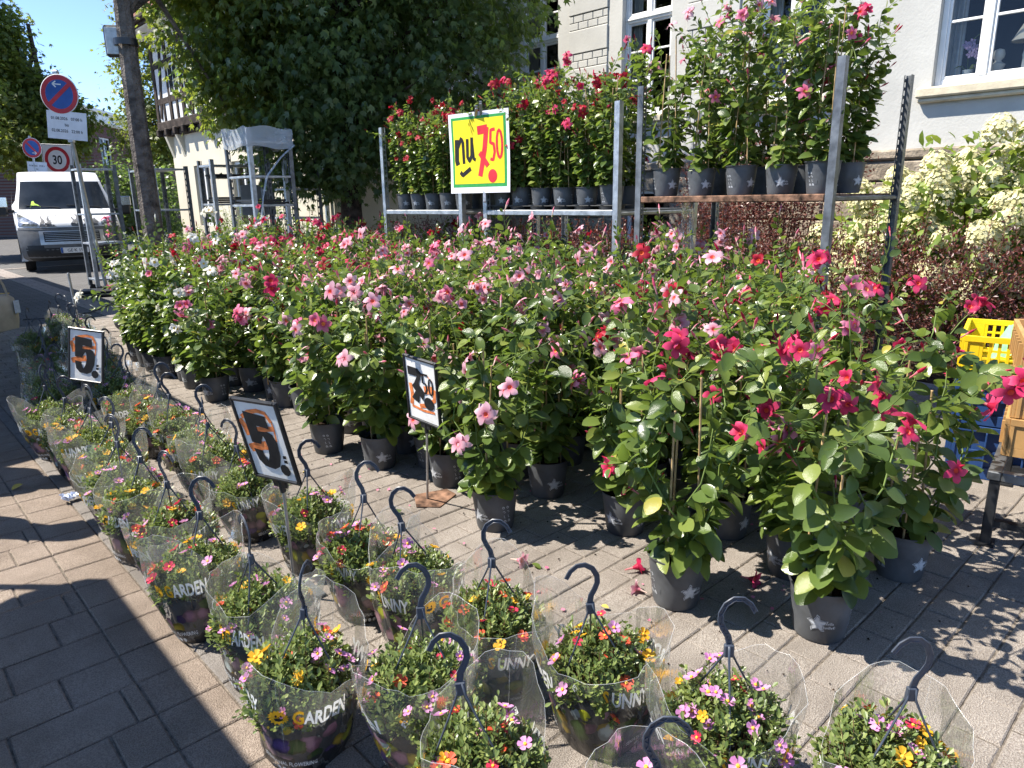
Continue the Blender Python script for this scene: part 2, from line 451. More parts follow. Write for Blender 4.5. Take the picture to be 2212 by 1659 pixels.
def unit(n):
    v = rng.normal(size=(n, 3)); return v / np.linalg.norm(v, axis=1, keepdims=True)

def crown(blobs, n, size, T, mat, name, parent, clump=16, csig=.16, droop=.5, shell=.55, smooth=True):
    """foliage in clumps through the volume of several overlapping ellipsoids (cx, cy, cz, rx, ry, rz)"""
    w = np.array([b[3] * b[4] * b[5] for b in blobs]) ** .75; w /= w.sum()
    k = max(1, n // clump); ids = rng.choice(len(blobs), k, p=w); B = np.array(blobs)[ids]
    rad = shell + (1 - shell) * rng.random(k) ** .6; rad *= 1 + rng.normal(0, .07, k)
    cpos = B[:, :3] + unit(k) * B[:, 3:] * rad[:, None]
    p = np.repeat(cpos, clump, 0); out = np.repeat(cpos - B[:, :3], clump, 0)
    p = p + rng.normal(0, csig, p.shape) * np.array([1, 1, .7])
    out /= np.linalg.norm(out, axis=1, keepdims=True) + 1e-6
    m = len(p)
    d = out * .6 + rng.normal(0, .55, (m, 3)); d[:, 2] -= droop
    nr = out * .5 + rng.normal(0, .45, (m, 3)); nr[:, 2] += .8
    sz = size * rng.uniform(.6, 1.25, m)
    me = scatter_mesh(name, T[0], T[1], p, basis(d, nr), sz, [mat], None, smooth)
    o = link(name, me, parent); o['kind'] = 'stuff'
    return o, cpos

M['bark'] = simple('bark', (.075, .055, .042), .9, 0, .15, 9, .45, (22, 1.0, .05))
M['bark2'] = simple('grey_bark', (.15, .13, .115), .9, 0, .15, 9, .4, (30, 1.0, .05))
def limbs(mb, base, top, r0, r1, targets, rb=.05, wob=.12, n=9):
    base = Vector(base); top = Vector(top); P = []
    for i in range(9):
        f = i / 8; q = base.lerp(top, f); q.x += math.sin(f * 5 + base.x) * wob * .4 * f; q.y += math.cos(f * 4 + base.y) * wob * .4 * f; P.append(q)
    rr = [r0 * (1.35 if i == 0 else 1) + (r1 - r0) * i / 8 for i in range(9)]
    mb.tube(P, rr, n)
    for (tp, f) in targets:
        i = min(8, max(2, int(f * 8))); a = P[i]; tp = Vector(tp); mid = a.lerp(tp, .5) + Vector((random.uniform(-.2, .2), random.uniform(-.2, .2), .25))
        rs = min(rb, rr[i] * .7)
        mb.tube([a, a.lerp(mid, .5) + Vector((0, 0, .06)), mid, mid.lerp(tp, .5), tp], [rs, rs * .85, rs * .65, rs * .42, rs * .2], 6)

M['dark_maple'] = leafy('dark_tree_leaf', [(0, (.055, .095, .040)), (.6, (.095, .14, .052)), (1, (.15, .19, .065))], .36, .48, (.30, .46, .07))
M['lit_maple'] = leafy('light_tree_leaf', [(0, (.075, .115, .020)), (.6, (.12, .16, .028)), (1, (.185, .205, .038))], .45, .46, (.42, .50, .06))
M['pale_leaf'] = leafy('pale_shrub_leaf', [(0, (.07, .12, .03)), (1, (.17, .24, .06))], .5, .34, (.4, .5, .1))

def make_tree(label, blobs, trunk, n, size, lm, bark, name='tree', clump=16, csig=.18, droop=.5, nbr=14, T=None, shell=.45, group=None, fmin=.45):
    (bx, by, bz, r0), (tx, ty, tz, r1) = trunk
    o = thing(name, label, 'tree', (0, 0, 0), 0, group); o.location = (bx, by, 0)
    off = (-bx, -by, 0)
    cr, cp = crown(blobs, n, size, T or L_STAR, lm, 'crown', o, clump, csig, droop, shell); cr.location = off
    mb = MB(); idx = rng.choice(len(cp), nbr, replace=False)
    limbs(mb, (bx, by, bz), (tx, ty, tz), r0, r1, [(tuple(cp[i]), random.uniform(fmin, 1)) for i in idx])
    tr = mb.build('trunk', bark, o); tr.location = off
    return o

# central tree: dense dark crown hanging low between the two houses
make_tree('large dense dark green tree hanging low behind the flower racks', [
    (6.6, 10.9, 4.7, 2.3, 2.3, 2.6), (6.2, 11.2, 3.1, 1.5, 1.5, 1.5), (7.6, 10.0, 3.6, 1.5, 1.7, 1.9), (5.7, 12.3, 4.7, 1.4, 1.3, 1.9), (5.5, 12.2, 3.4, .9, .8, .8),
    (7.6, 9.4, 5.0, 1.5, 1.6, 1.6), (6.5, 10.9, 6.6, 1.9, 2.0, 1.6), (6.3, 10.6, 2.35, 1.0, 1.1, .7)],
    ((6.5, 10.9, -.05, .21), (6.5, 10.9, 5.2, .09)), 42000, .135, M['dark_maple'], M['bark'], 'maple_tree', 30, .20, .85, 22, None, .5)
# street tree by the field: slim trunk, branches mostly above the picture
make_tree('street tree with slim grey trunk and floodlight strapped to it', [
    (4.9, 10.9, 4.8, 1.0, .9, .8), (4.9, 11.6, 4.2, 1.1, .8, 1.0), (5.0, 11.4, 3.0, .7, .55, .65), (4.6, 12.0, 4.9, .8, .7, .7), (4.75, 11.7, 3.1, .3, .3, .45), (3.0, 11.0, 6.6, 1.6, 1.6, 1.2), (4.7, 10.4, 6.0, 1.4, 1.6, 1.1)],
    ((3.24, 10.66, -.05, .145), (3.26, 10.66, 6.2, .09)), 20000, .125, M['lit_maple'], M['bark2'], 'street_tree', 16, .16, .7, 12, None, .3, None, .66)
# trees down the street
make_tree('big yellow-green tree behind the no-stopping sign and the 30 sign', [
    (5.9, 36.2, 7.6, 1.3, 1.3, 2.2), (6.6, 35.8, 5.3, 1.8, 1.7, 1.6), (5.3, 36.6, 9.8, 1.0, 1.0, 1.5), (6.6, 35.4, 4.0, 1.8, 1.7, 1.2), (8.0, 34.8, 4.9, .9, .9, .9)],
    ((7.7, 35.1, 0, .2), (7.2, 35.5, 8.5, .07)), 26000, .24, M['lit_maple'], M['bark'], 'maple_tree', 20, .28, .5, 18, None, .3)
make_tree('tall dark-shaded tree cut by the left edge of the picture', [
    (2.4, 29, 6.6, 1.7, 2.0, 2.6), (3.3, 28.4, 5.0, 1.2, 1.4, 1.5), (1.9, 28.6, 9.0, 1.2, 1.4, 1.5), (2.9, 28.4, 4.0, 1.2, 1.4, 1.1)],
    ((2.9, 29, 0, .2), (2.7, 29, 7.5, .07)), 26000, .20, M['lit_maple'], M['bark'], 'maple_tree', 20, .26, .5, 18, None, .3)
make_tree('yellowish tree behind the corner of the half-timbered house', [
    (11.2, 34, 6.2, 1.8, 1.8, 2.6), (10.8, 33.6, 4.2, 1.6, 1.6, 1.5), (11.4, 34, 8.6, 1.3, 1.3, 1.4)],
    ((11.2, 34, 0, .18), (11.2, 34, 6, .07)), 9000, .2, M['lit_maple'], M['bark'], 'maple_tree', 16, .24, .5, 10, None, .3)
make_tree('shadowed bushy tree under the tall tree beside the van', [
    (1.9, 26.2, 2.4, 1.1, 1.2, 1.4), (2.3, 26.2, 1.2, 1.0, 1.2, 1.0)], ((2.0, 26.2, 0, .1), (2.0, 26.2, 2.4, .05)), 7000, .13, M['lit_maple'], M['bark'], 'bushy_tree', 16, .2, .3, 8, None, .3)
make_tree('dark hedge-like tree standing right of the white van', [
    (7.0, 26.5, 1.6, 1.2, 1.2, 1.5), (8.4, 26.5, 1.5, 1.2, 1.2, 1.4), (5.9, 26.8, 1.0, .9, .9, .9)], ((7.5, 26.5, 0, .1), (7.5, 26.5, 2.2, .05)), 9000, .13, M['dark_maple'], M['bark'], 'bushy_tree', 16, .2, .3, 8, None, .3)

# ---- walls
M['plaster'] = simple('white_plaster', (.475, .468, .435), .85, 0, .2, 1.1, .09, (28, .3, .012))
M['cream'] = simple('cream_plaster', (.60, .55, .44), .85, 0, .2, 1.2, .06, (35, .12, .01))
M['sandstone'] = simple('sandstone', (.30, .25, .19), .9, 0, .2, 5, .3, (26, .6, .03))
M['sillstone'] = simple('sill_stone', (.60, .53, .39), .8, 0, .25, 6, .14, (40, .3, .01))
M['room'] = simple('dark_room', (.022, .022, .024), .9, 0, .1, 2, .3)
M['curtain'] = simple('net_curtain', (.45, .46, .47), .9, 0, .1, 8, .12)
t = NT('window_glass'); tr = t.n('ShaderNodeBsdfTransparent'); tr.inputs[0].default_value = (.86, .89, .88, 1)
gl = t.n('ShaderNodeBsdfGlossy'); gl.inputs['Roughness'].default_value = .02; t.l(t.bump(t.noise(1.3, 2, t.coord()), .06, .05), gl.inputs['Normal'])
fr = t.n('ShaderNodeFresnel'); fr.inputs[0].default_value = 1.55
mx = t.n('ShaderNodeMixShader'); t.l(t.math('ADD', t.math('MULTIPLY', fr.outputs[0], .8), .0, clamp=True), mx.inputs[0]); t.l(tr.outputs[0], mx.inputs[1]); t.l(gl.outputs[0], mx.inputs[2])
M['glass'] = t.done(mx.outputs[0])

def wall_with_holes(mb, x0, x1, a0, a1, z0, z1, holes, axis='x', m=0):
    """wall slab: thickness x0..x1 (axis 'x') or along y; holes (a0, a1, z0, z1), laid as abutting blocks"""
    ys = sorted({a0, a1} | {h[0] for h in holes} | {h[1] for h in holes}); ys = [q for q in ys if a0 <= q <= a1]
    for i in range(len(ys) - 1):
        mid = (ys[i] + ys[i + 1]) / 2; hz = sorted([(h[2], h[3]) for h in holes if h[0] < mid < h[1]]); cur = z0
        spans = []
        for (p, q) in hz: spans.append((cur, p)); cur = q
        spans.append((cur, z1))
        for (p, q) in spans:
            if q - p > .001:
                if axis == 'x': mb.box(x0, x1, ys[i], ys[i + 1], p, q, m)
                else: mb.box(ys[i], ys[i + 1], x0, x1, p, q, m)

HX = 10.6   # plane of the white house front
house = thing('white_house', 'white plastered house with sandstone base and tall white windows', 'house', (HX, 4, 0))
def H(mb, name, mats, parent=None, smooth=True):
    o = mb.build(name, mats, parent or house, smooth)
    if parent is None: o.location = (-HX, -4, 0)
    return o
wins = [(7.42, 8.44, 2.86, 5.3), (4.86, 5.88, 2.86, 5.3), (2.36, 3.42, 2.80, 5.3), (-.25, .8, 2.80, 5.3), (9.95, 10.97, 2.86, 5.3), (12.4, 13.4, 2.86, 5.3)]
bw = (7.3, 8.3, .75, 1.62)
mb = MB(); wall_with_holes(mb, HX, HX + .35, -6, 16, 2.0, 9.5, wins); H(mb, 'wall', M['plaster'], smooth=False)
mb = MB(); wall_with_holes(mb, HX - .03, HX + .35, -6, 16, -.05, 1.93, [bw]); H(mb, 'plinth_core', simple('plinth_mortar', (.24, .21, .17), .95, 0, .1, 6, .3, (30, .6, .02)), smooth=False)
mb = MB(); mb.box(HX - .10, HX + .3, -6, 16, 1.93, 2.06, 0, .025); H(mb, 'base_course', M['sandstone'])
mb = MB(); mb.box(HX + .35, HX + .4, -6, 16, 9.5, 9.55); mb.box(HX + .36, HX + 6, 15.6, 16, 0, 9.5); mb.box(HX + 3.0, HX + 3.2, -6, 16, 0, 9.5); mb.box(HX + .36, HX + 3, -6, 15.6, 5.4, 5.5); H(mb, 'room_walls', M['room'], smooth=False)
# coursed rubble of the base
z = .02; row = 0
while z < 1.88:
    h = random.uniform(.17, .27); h = min(h, 1.92 - z); y = -3.0 + random.uniform(0, .4)
    while y < 10.5:
        l = random.uniform(.3, .75)
        if not (y + l > bw[0] - .02 and y < bw[1] + .02 and z + h > bw[2]):
            mb = MB(); mb.box(HX - .03 - random.uniform(.025, .06), HX - .028, y + .012, y + l - .012, z + .01, z + h - .01, 0, .02); H(mb, 'stone_block', M['sandstone'])
        y += l
    z += h
# rusticated panels between the windows: broad bands and double rows of thin blocks
def rustic(y0, y1):
    z = 2.1; k = 0
    while z < 6:
        if k % 2 == 0:
            mb = MB(); mb.box(HX - .032, HX - .001, y0, y1, z + .006, z + .40, 0, .012); H(mb, 'plaster_band', M['plaster']); z += .406
        else:
            for q in range(2):
                n = 4; l = (y1 - y0) / n; o = (l / 2 if q else 0); y = y0
                while y < y1 - .01:
                    e = min(y1, y + (l - o if y == y0 and o else l))
                    mb = MB(); mb.box(HX - .022, HX - .001, y + .004, e - .004, z + .005, z + .118, 0, .008); H(mb, 'plaster_block', M['plaster']); y = e
                z += .122
        k += 1
rustic(6.18, 7.12); rustic(8.74, 9.66); rustic(11.2, 12.1)
# windows
def window(y0, y1, z0, z1, curtain=True, decor=False):
    wd = MB(); x = HX + .10; f = .07
    a = z0; b = z1
    tz = a + 1.52
    for (p, q) in ((y0, y0 + f), (y1 - f, y1)): wd.box(x, x + .07, p, q, a, b, 0, .008)
    wd.box(x, x + .07, y0 + f, y1 - f, a, a + .09, 0, .008); wd.box(x - .012, x + .07, y0 + f, y1 - f, tz, tz + .12, 0, .015); wd.box(x - .03, x + .06, y0 + .02, y1 - .02, tz + .045, tz + .08, 0, .008)
    ym = (y0 + y1) / 2
    wd.box(x - .008, x + .07, ym - .045, ym + .045, a + .09, b, 0, .008)
    o = H(wd, 'window', M['white_paint'])
    for s in (-1, 1):
        ya, yb = (y0 + f, ym - .045) if s < 0 else (ym + .045, y1 - f)
        for (p, q) in ((a + .09, tz), (tz + .12, b)):
            sa = MB(); g = .035
            sa.box(x + .012, x + .055, ya, ya + g, p, q, 0, .006); sa.box(x + .012, x + .055, yb - g, yb, p, q, 0, .006)
            sa.box(x + .012, x + .055, ya + g, yb - g, p, p + g, 0, .006); sa.box(x + .012, x + .055, ya + g, yb - g, q - g, q, 0, .006)
            bars = [p + (q - p) * .36, p + (q - p) * .68] if q - p > 1.2 else ([p + (q - p) * .5] if q - p > .5 else [])
            if decor: bars = [p + (q - p) * .47]
            for zb in bars: sa.box(x + .014, x + .053, ya + g, yb - g, zb - .016, zb + .016, 0, .006)
            H(sa, 'sash', M['white_paint'], o)
            zz = [p + g] + bars + [q - g]
            for i in range(len(zz) - 1):
                pn = MB(); pn.add([(x + .03, ya + g, zz[i]), (x + .03, yb - g, zz[i]), (x + .03, yb - g, zz[i + 1]), (x + .03, ya + g, zz[i + 1])], [(0, 3, 2, 1)])
                H(pn, 'pane', M['glass'], o)
    cu = MB()
    def drape(ya, yb):
        n = 26; V = []
        for i in range(n + 1):
            t = i / n; yy = ya + (yb - ya) * t; xx = x + .16 + .025 * math.sin(t * 22) + .012 * math.sin(t * 51)
            V += [(xx, yy, a + .1), (xx, yy, b)]
        cu.add(V, [(2 * i, 2 * i + 2, 2 * i + 3, 2 * i + 1) for i in range(n)])
    if curtain: drape(y1 - .24, y1 - .04)
    if decor: drape(y0 - .02, y0 + .1)
    H(cu, 'curtain', M['curtain'], o)
    si = MB(); si.box(HX - .13, HX + .10, y0 - .14, y1 + .14, a - .13, a - .005, 0, .02); si.box(HX - .09, HX + .09, y0 - .12, y1 + .12, a - .19, a - .132, 0, .02)
    H(si, 'sill', M['sillstone'])
    ar = MB()
    for (p, q) in ((y0 - .10, y0), (y1, y1 + .10)): ar.box(HX - .018, HX + .12, p, q - .0, a, b, 0, .004)
    return o
for i, wdef in enumerate(wins): window(*wdef, True, i == 2)
# basement window
bo = MB(); x = HX + .1
for (p, q) in ((bw[0], bw[0] + .07), (bw[1] - .07, bw[1])): bo.box(x, x + .06, p, q, bw[2], bw[3], 0, .006)
bo.box(x, x + .06, bw[0] + .07, bw[1] - .07, bw[2], bw[2] + .07, 0, .006); bo.box(x, x + .06, bw[0] + .07, bw[1] - .07, bw[3] - .07, bw[3], 0, .006)
bo = H(bo, 'basement_window', M['white_paint'])
pn = MB(); pn.add([(x + .03, bw[0] + .07, bw[2] + .07), (x + .03, bw[1] - .07, bw[2] + .07), (x + .03, bw[1] - .07, bw[3] - .07), (x + .03, bw[0] + .07, bw[3] - .07)], [(0, 3, 2, 1)]); H(pn, 'pane', M['glass'], bo)

# things on the sill of the right window
M['porcelain'] = simple('white_porcelain', (.72, .71, .68), .4, 0, .5, 8, .05)
M['orchid'] = petal('orchid_petal', (.52, .36, .62), (.66, .50, .74))
wy = 2.89
tl = thing('table_lamp', 'white table lamp with cone shade inside the right window', 'lamp', (HX + .34, 2.52, 2.88))
mb = MB(); mb.lathe([(.0, 0), (.075, 0), (.075, .02), (.03, .04), (.026, .18), (.035, .22), (.024, .26), (.022, .42), (.0, .42)], 16); mb.build('base', M['porcelain'], tl)
mb = MB(); mb.lathe([(.17, .38), (.06, .58), (.055, .58), (.165, .375)], 24); mb.build('lamp_shade', simple('lamp_shade_cloth', (.62, .58, .50), .9, 0, .1, 10, .06), tl)
orc = thing('orchid', 'pale violet orchid in bloom inside the right window', 'plant', (HX + .33, 3.12, 2.88))
mb = MB(); mb.lathe([(0, 0), (.05, 0), (.065, .12), (.058, .12), (.0, .10)], 16); mb.build('pot', M['porcelain'], orc)
mb = MB(); mb.tube([(0, 0, .1), (.0, .02, .3), (-.02, 0, .45), (-.03, -.08, .52), (-.03, -.2, .47)], .004, 5); mb.build('stem', M['stem'], orc)
for k in range(10):
    f = MB(); q = k / 9
    for j in range(5):
        a = j * 2 * PI / 5; f.add([(0, 0, 0), (.0, math.cos(a - .5) * .035, math.sin(a - .5) * .035), (-.006, math.cos(a) * .05, math.sin(a) * .05), (.0, math.cos(a + .5) * .035, math.sin(a + .5) * .035)], [(0, 1, 2, 3)])
    f.build('flower', M['orchid'], orc, loc=(-.06 + random.uniform(-.02, .02), .02 - q * .14 + random.uniform(-.05, .05), .46 - q * .28 + random.uniform(-.03, .03)))
mb = MB()
for k in range(5):
    a = k * 1.3; mb.add([(0, 0, .1), (math.cos(a) * .1 - .02, math.sin(a) * .12 + .02, .17), (math.cos(a) * .2, math.sin(a) * .22, .13), (math.cos(a) * .1 + .02, math.sin(a) * .12 - .02, .17)], [(0, 1, 2, 3)])
tag(mb.build('leaf_rosette', M['mleaf'], orc), kind='stuff')
bust = thing('porcelain_bust', 'small white bust between orchid and lamp in the right window', 'ornament', (HX + .34, 2.80, 2.88))
mb = MB(); mb.lathe([(0, 0), (.06, 0), (.06, .03), (.035, .05), (.07, .10), (.085, .14), (.04, .17), (.035, .19), (.06, .22), (.068, .26), (.055, .31), (.0, .33)], 16); mb.build('figure', M['porcelain'], bust)
hp = []
for i in range(28):
    a = 2 * PI * i / 28; hp.append((.0042 * 16 * math.sin(a) ** 3, .0042 * (13 * math.cos(a) - 5 * math.cos(2 * a) - 2 * math.cos(3 * a) - math.cos(4 * a))))
for (yy, zz, nm) in ((3.18, 4.02, 'left'), (2.58, 4.08, 'right')):
    h = thing('hanging_heart', f'white wicker heart hanging in the {nm} sash of the right window', 'ornament', (HX + .22, yy, zz), 0, 'wicker hearts in the window')
    mb = MB(); mb.prism(hp, -.015, .015, lambda a, b, t: (t, -a, b)); mb.build('heart', M['porcelain'], h)
    mb = MB(); mb.tube([(0, 0, .04), (0, 0, .5)], .002, 4); mb.build('string', M['porcelain'], h)

# ---- half-timbered house
TX = 7.0
th = thing('half_timbered_house', 'half-timbered house with cream ground floor and jettied upper storey', 'house', (TX, 17, 0))
def TH(mb, name, mats, parent=None, smooth=True):
    o = mb.build(name, mats, parent or th, smooth)
    if parent is None: o.location = (-TX, -17, 0)
    return o
M['timber'] = simple('old_timber', (.045, .034, .028), .8, 0, .2, 6, .4, (18, .6, .02))
M['infill'] = simple('white_infill', (.62, .62, .61), .85, 0, .2, 2, .05)
gw = [(18.6, 19.6, .95, 2.45), (16.2, 17.2, .95, 2.45)]
mb = MB(); wall_with_holes(mb, TX + .15, TX + .4, 12.6, 21.0, -.05, 3.25, gw); mb.box(TX + .41, TX + 5, 12.6, 12.9, -.05, 3.25); mb.box(TX + .41, TX + 5, 20.75, 21.0, -.05, 3.25); TH(mb, 'wall', M['cream'], smooth=False)
mb = MB(); mb.box(TX + .09, TX + .149, 12.6, 21.02, -.05, .55, 0, .02); TH(mb, 'plinth', M['sandstone'])
mb = MB(); mb.box(TX, TX + 5, 12.3, 21.3, 3.62, 5.7); TH(mb, 'upper_wall', M['infill'], smooth=False)
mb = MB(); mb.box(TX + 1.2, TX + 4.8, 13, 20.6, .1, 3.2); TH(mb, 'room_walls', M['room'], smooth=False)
for (a, b, c0, d) in gw:
    f = MB(); x = TX + .22
    for (p, q) in ((a, a + .07), (b - .07, b), ((a + b) / 2 - .04, (a + b) / 2 + .04)): f.box(x, x + .06, p, q, c0, d, 0, .006)
    f.box(x, x + .06, a + .07, b - .07, c0, c0 + .07, 0); f.box(x, x + .06, a + .07, b - .07, d - .07, d, 0)
    o = TH(f, 'window', M['white_paint'])
    for (p, q) in ((a + .07, (a + b) / 2 - .04), ((a + b) / 2 + .04, b - .07)):
        g = MB(); g.add([(x + .03, p, c0 + .07), (x + .03, q, c0 + .07), (x + .03, q, d - .07), (x + .03, p, d - .07)], [(0, 3, 2, 1)]); TH(g, 'pane', M['glass'], o)
def beam(y0, z0, y1, z1, wd=.16, x=TX, nm='beam', pr=.035):
    d = Vector((0, y1 - y0, z1 - z0)); L = d.length; d.normalize(); q = Vector((0, -d.z, d.y)) * wd / 2
    A = Vector((0, y0, z0)); B = Vector((0, y1, z1)); V = []
    for xx in (x - pr, x + .02):
        for P in (A - q, A + q, B + q, B - q): V.append((xx, P.y, P.z))
    mb = MB(); mb.add(V, [(0, 1, 2, 3), (7, 6, 5, 4), (0, 4, 5, 1), (1, 5, 6, 2), (2, 6, 7, 3), (3, 7, 4, 0)]); TH(mb, nm, M['timber'], smooth=False)
mb = MB(); mb.box(TX - .05, TX + .2, 12.3, 21.34, 3.40, 3.62, 0, .02); mb.box(TX + .02, TX + .2, 12.4, 21.25, 3.252, 3.398, 0, .02); TH(mb, 'sill_beam', M['timber'])
for yb in np.arange(12.6, 21.3, .62):
    mb = MB(); mb.box(TX - .09, TX + .02, yb - .09, yb + .09, 3.26, 3.44, 0, .02); TH(mb, 'joist_end', M['timber'])
for yb in (20.9, 20.1, 12.7):
    mb = MB(); mb.prism([(0, 2.75), (.14, 2.75), (.02 - .16, 3.26), (0 + .14, 3.26)][:0] + [(.15, 2.7), (.15, 3.25), (-.02, 3.25)], yb - .07, yb + .07, lambda a, b, t: (TX + a, t, b)); TH(mb, 'corbel', M['cream'], smooth=False)
posts = [21.22, 20.2, 19.3, 18.2, 17.2, 16.1, 15.0, 13.9, 12.5]
for p in posts: beam(p, 3.62, p, 5.7)
for zb in (4.12, 5.0):
    for i in range(len(posts) - 1): beam(posts[i] - .08, zb, posts[i + 1] + .08, zb, .14, pr=.03)
for (a, b) in ((21.0, 20.5), (18.9, 19.2), (16.9, 16.4), (14.7, 14.2)): beam(a, 3.7, b, 5.6, .13, pr=.028)
for i in range(len(posts) - 1):
    m_ = (posts[i] + posts[i + 1]) / 2; beam(m_, 3.62, m_, 4.05, .11, pr=.026)
for (a, b) in ((19.4, 20.1), (17.3, 18.1), (15.1, 16.0)):
    f = MB(); f.box(TX - .04, TX - .005, a, b, 4.2, 4.93, 0, .01); o = TH(f, 'window', M['white_paint'])
    for (p, q) in ((a + .05, (a + b) / 2 - .025), ((a + b) / 2 + .025, b - .05)):
        g = MB(); g.box(TX - .044, TX - .041, p, q, 4.26, 4.88); TH(g, 'pane', simple('dark_pane', (.03, .035, .04), .08, 0, .6), o)
# eaves and tiled roof
mb = MB(); mb.box(TX - .55, TX - .02, 12.0, 21.75, 5.70, 5.76, 0, .01); TH(mb, 'eaves_board', M['white_paint'])
mb = MB(); mb.box(TX - .62, TX - .55, 11.95, 21.8, 5.72, 5.90, 0, .01); mb.tube([(TX - .68, 11.9, 5.84), (TX - .68, 21.85, 5.84)], .07, 8); TH(mb, 'gutter', M['timber'])
t = NT('roof_tiles'); c = t.coord(); br = t.n('ShaderNodeTexBrick'); t.l(c, br.inputs[0]); br.inputs['Scale'].default_value = 1; br.inputs['Brick Width'].default_value = .3; br.inputs['Row Height'].default_value = .22; br.inputs['Mortar Size'].default_value = .012
br.inputs['Color1'].default_value = (.22, .075, .05, 1); br.inputs['Color2'].default_value = (.16, .055, .04, 1); br.inputs['Mortar'].default_value = (.05, .02, .015, 1)
M['tile'] = t.done(t.pbsdf(br.outputs[0], .8, 0, .25, t.bump(br.outputs[1], -.6, .03)))
mb = MB(); mb.add([(TX - .66, 11.95, 5.86), (TX - .66, 21.8, 5.86), (TX + 2.5, 21.8, 8.9), (TX + 2.5, 11.95, 8.9), (TX + 5.6, 21.8, 5.86), (TX + 5.6, 11.95, 5.86),
                     (TX - .6, 11.95, 5.78), (TX - .6, 21.8, 5.78)], [(0, 3, 2, 1), (3, 5, 4, 2), (1, 2, 4), (0, 5, 3), (0, 1, 7, 6)]); TH(mb, 'roof', M['tile'], smooth=False)
mb = MB(); mb.box(TX - .3, TX - .05, 12.0, 21.74, 5.765, 5.80)
M['redboard'] = simple('red_trim', (.20, .045, .035), .7, 0, .3, 8, .2)
mb = MB(); mb.box(TX - .60, TX - .1, 21.76, 21.80, 5.55, 5.86, 0, .01); TH(mb, 'barge_board', M['redboard'])
# downpipe between the houses
mb = MB(); mb.tube([(TX + .08, 12.75, .1), (TX + .08, 12.75, 3.2)], .045, 8); TH(mb, 'downpipe', M['steel'])

# ---- brick houses at the end of the street
def brickmat(name, a, b):
    t = NT(name); c = t.coord('Object'); m = t.n('ShaderNodeMapping'); t.l(c, m.inputs[0]); m.inputs['Rotation'].default_value = (R(90), 0, 0)
    br = t.n('ShaderNodeTexBrick'); t.l(m.outputs[0], br.inputs[0]); br.inputs['Scale'].default_value = 1; br.inputs['Brick Width'].default_value = .24; br.inputs['Row Height'].default_value = .078; br.inputs['Mortar Size'].default_value = .009
    br.inputs['Color1'].default_value = a + (1,); br.inputs['Color2'].default_value = b + (1,); br.inputs['Mortar'].default_value = (.16, .13, .12, 1)
    return t.done(t.pbsdf(br.outputs[0], .88, 0, .2, t.bump(br.outputs[1], -.5, .01)))
M['brick'] = brickmat('dark_red_brick', (.125, .05, .042), (.165, .068, .055))
M['brick2'] = brickmat('brown_red_brick', (.19, .075, .05), (.24, .10, .065))
def far_house(label, x0, x1, y, z1, wl, mat, attic=None, dep=7):
    o = thing('brick_house', label, 'house', ((x0 + x1) / 2, y, 0)); off = (-(x0 + x1) / 2, -y, 0)
    mb = MB(); wall_with_holes(mb, y, y + .3, x0, x1, -.05, z1, wl, 'y'); mb.box(x0, x0 + .3, y + .301, y + dep, -.05, z1); mb.box(x1 - .3, x1, y + .301, y + dep, -.05, z1); a = mb.build('wall', mat, o, False); a.location = off
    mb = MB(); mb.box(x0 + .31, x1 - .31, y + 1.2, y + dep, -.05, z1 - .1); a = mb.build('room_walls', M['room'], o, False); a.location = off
    mb = MB(); mb.box(x0 - .12, x1 + .12, y - .12, y + dep, z1, z1 + .14, 0, .02); a = mb.build('roof_edge', M['sillstone'], o); a.location = off
    for (p, q, r_, s) in wl:
        f = MB(); yy = y + .1; g = .08
        f.box(p, p + g, yy, yy + .07, r_, s); f.box(q - g, q, yy, yy + .07, r_, s); f.box(p + g, q - g, yy, yy + .07, r_, r_ + g); f.box(p + g, q - g, yy, yy + .07, s - g, s); f.box((p + q) / 2 - .05, (p + q) / 2 + .05, yy - .003, yy + .068, r_ + g, s - g)
        wo = f.build('window', M['white_paint'], o, False); wo.location = off
        for (u0, u1) in ((p + g, (p + q) / 2 - .05), ((p + q) / 2 + .05, q - g)):
            gg = MB(); gg.add([(u0, yy + .04, r_ + g), (u1, yy + .04, r_ + g), (u1, yy + .04, s - g), (u0, yy + .04, s - g)], [(0, 1, 2, 3)]); gg.build('pane', M['glass'], wo, False)
        sm = MB(); sm.box(p - .1, q + .1, y - .08, y + .09, r_ - .1, r_ - .005, 0, .01); sm.build('sill', M['sillstone'], wo)
    if attic:
        mb = MB(); mb.box(attic[0], attic[1], y + .8, y + dep, z1 + .141, z1 + attic[2]); mb.box(attic[0] - .15, attic[1] + .15, y + .65, y + dep, z1 + attic[2] + .001, z1 + attic[2] + .18, 0, .02); a = mb.build('attic_storey', M['white_paint'], o); a.location = off
    return o
fb_ = far_house('dark red brick house with white attic storey at the end of the street', 0, 16, 0, 5.6, [(1.0, 2.5, 3.0, 5.0), (5.5, 7.0, 3.0, 5.0), (9.5, 11.0, 3.0, 5.0), (1.0, 2.5, .5, 2.2)], M['brick'], (1.3, 14, .85))
fb_.location = (15.3, 49.2, 0); fb_.rotation_euler = (0, 0, R(54))
bh = far_house('red brick house with pale door bands behind the left trees', -6, 6.4, 46, 7.6, [(1.2, 2.8, 4.4, 6.2), (4.2, 5.6, 4.4, 6.2), (1.2, 2.8, .9, 2.9), (4.2, 5.6, .9, 2.9)], M['brick2'])
mb = MB(); mb.add([(-6.4, 45.6, 7.7), (6.8, 45.6, 7.7), (6.8, 49.5, 10.6), (-6.4, 49.5, 10.6), (-6.4, 53.4, 7.7), (6.8, 53.4, 7.7)], [(0, 1, 2, 3), (3, 2, 5, 4), (0, 3, 4), (1, 5, 2)]); a = mb.build('roof', M['tile'], bh, False); a.location = (-.2, -46, 0)

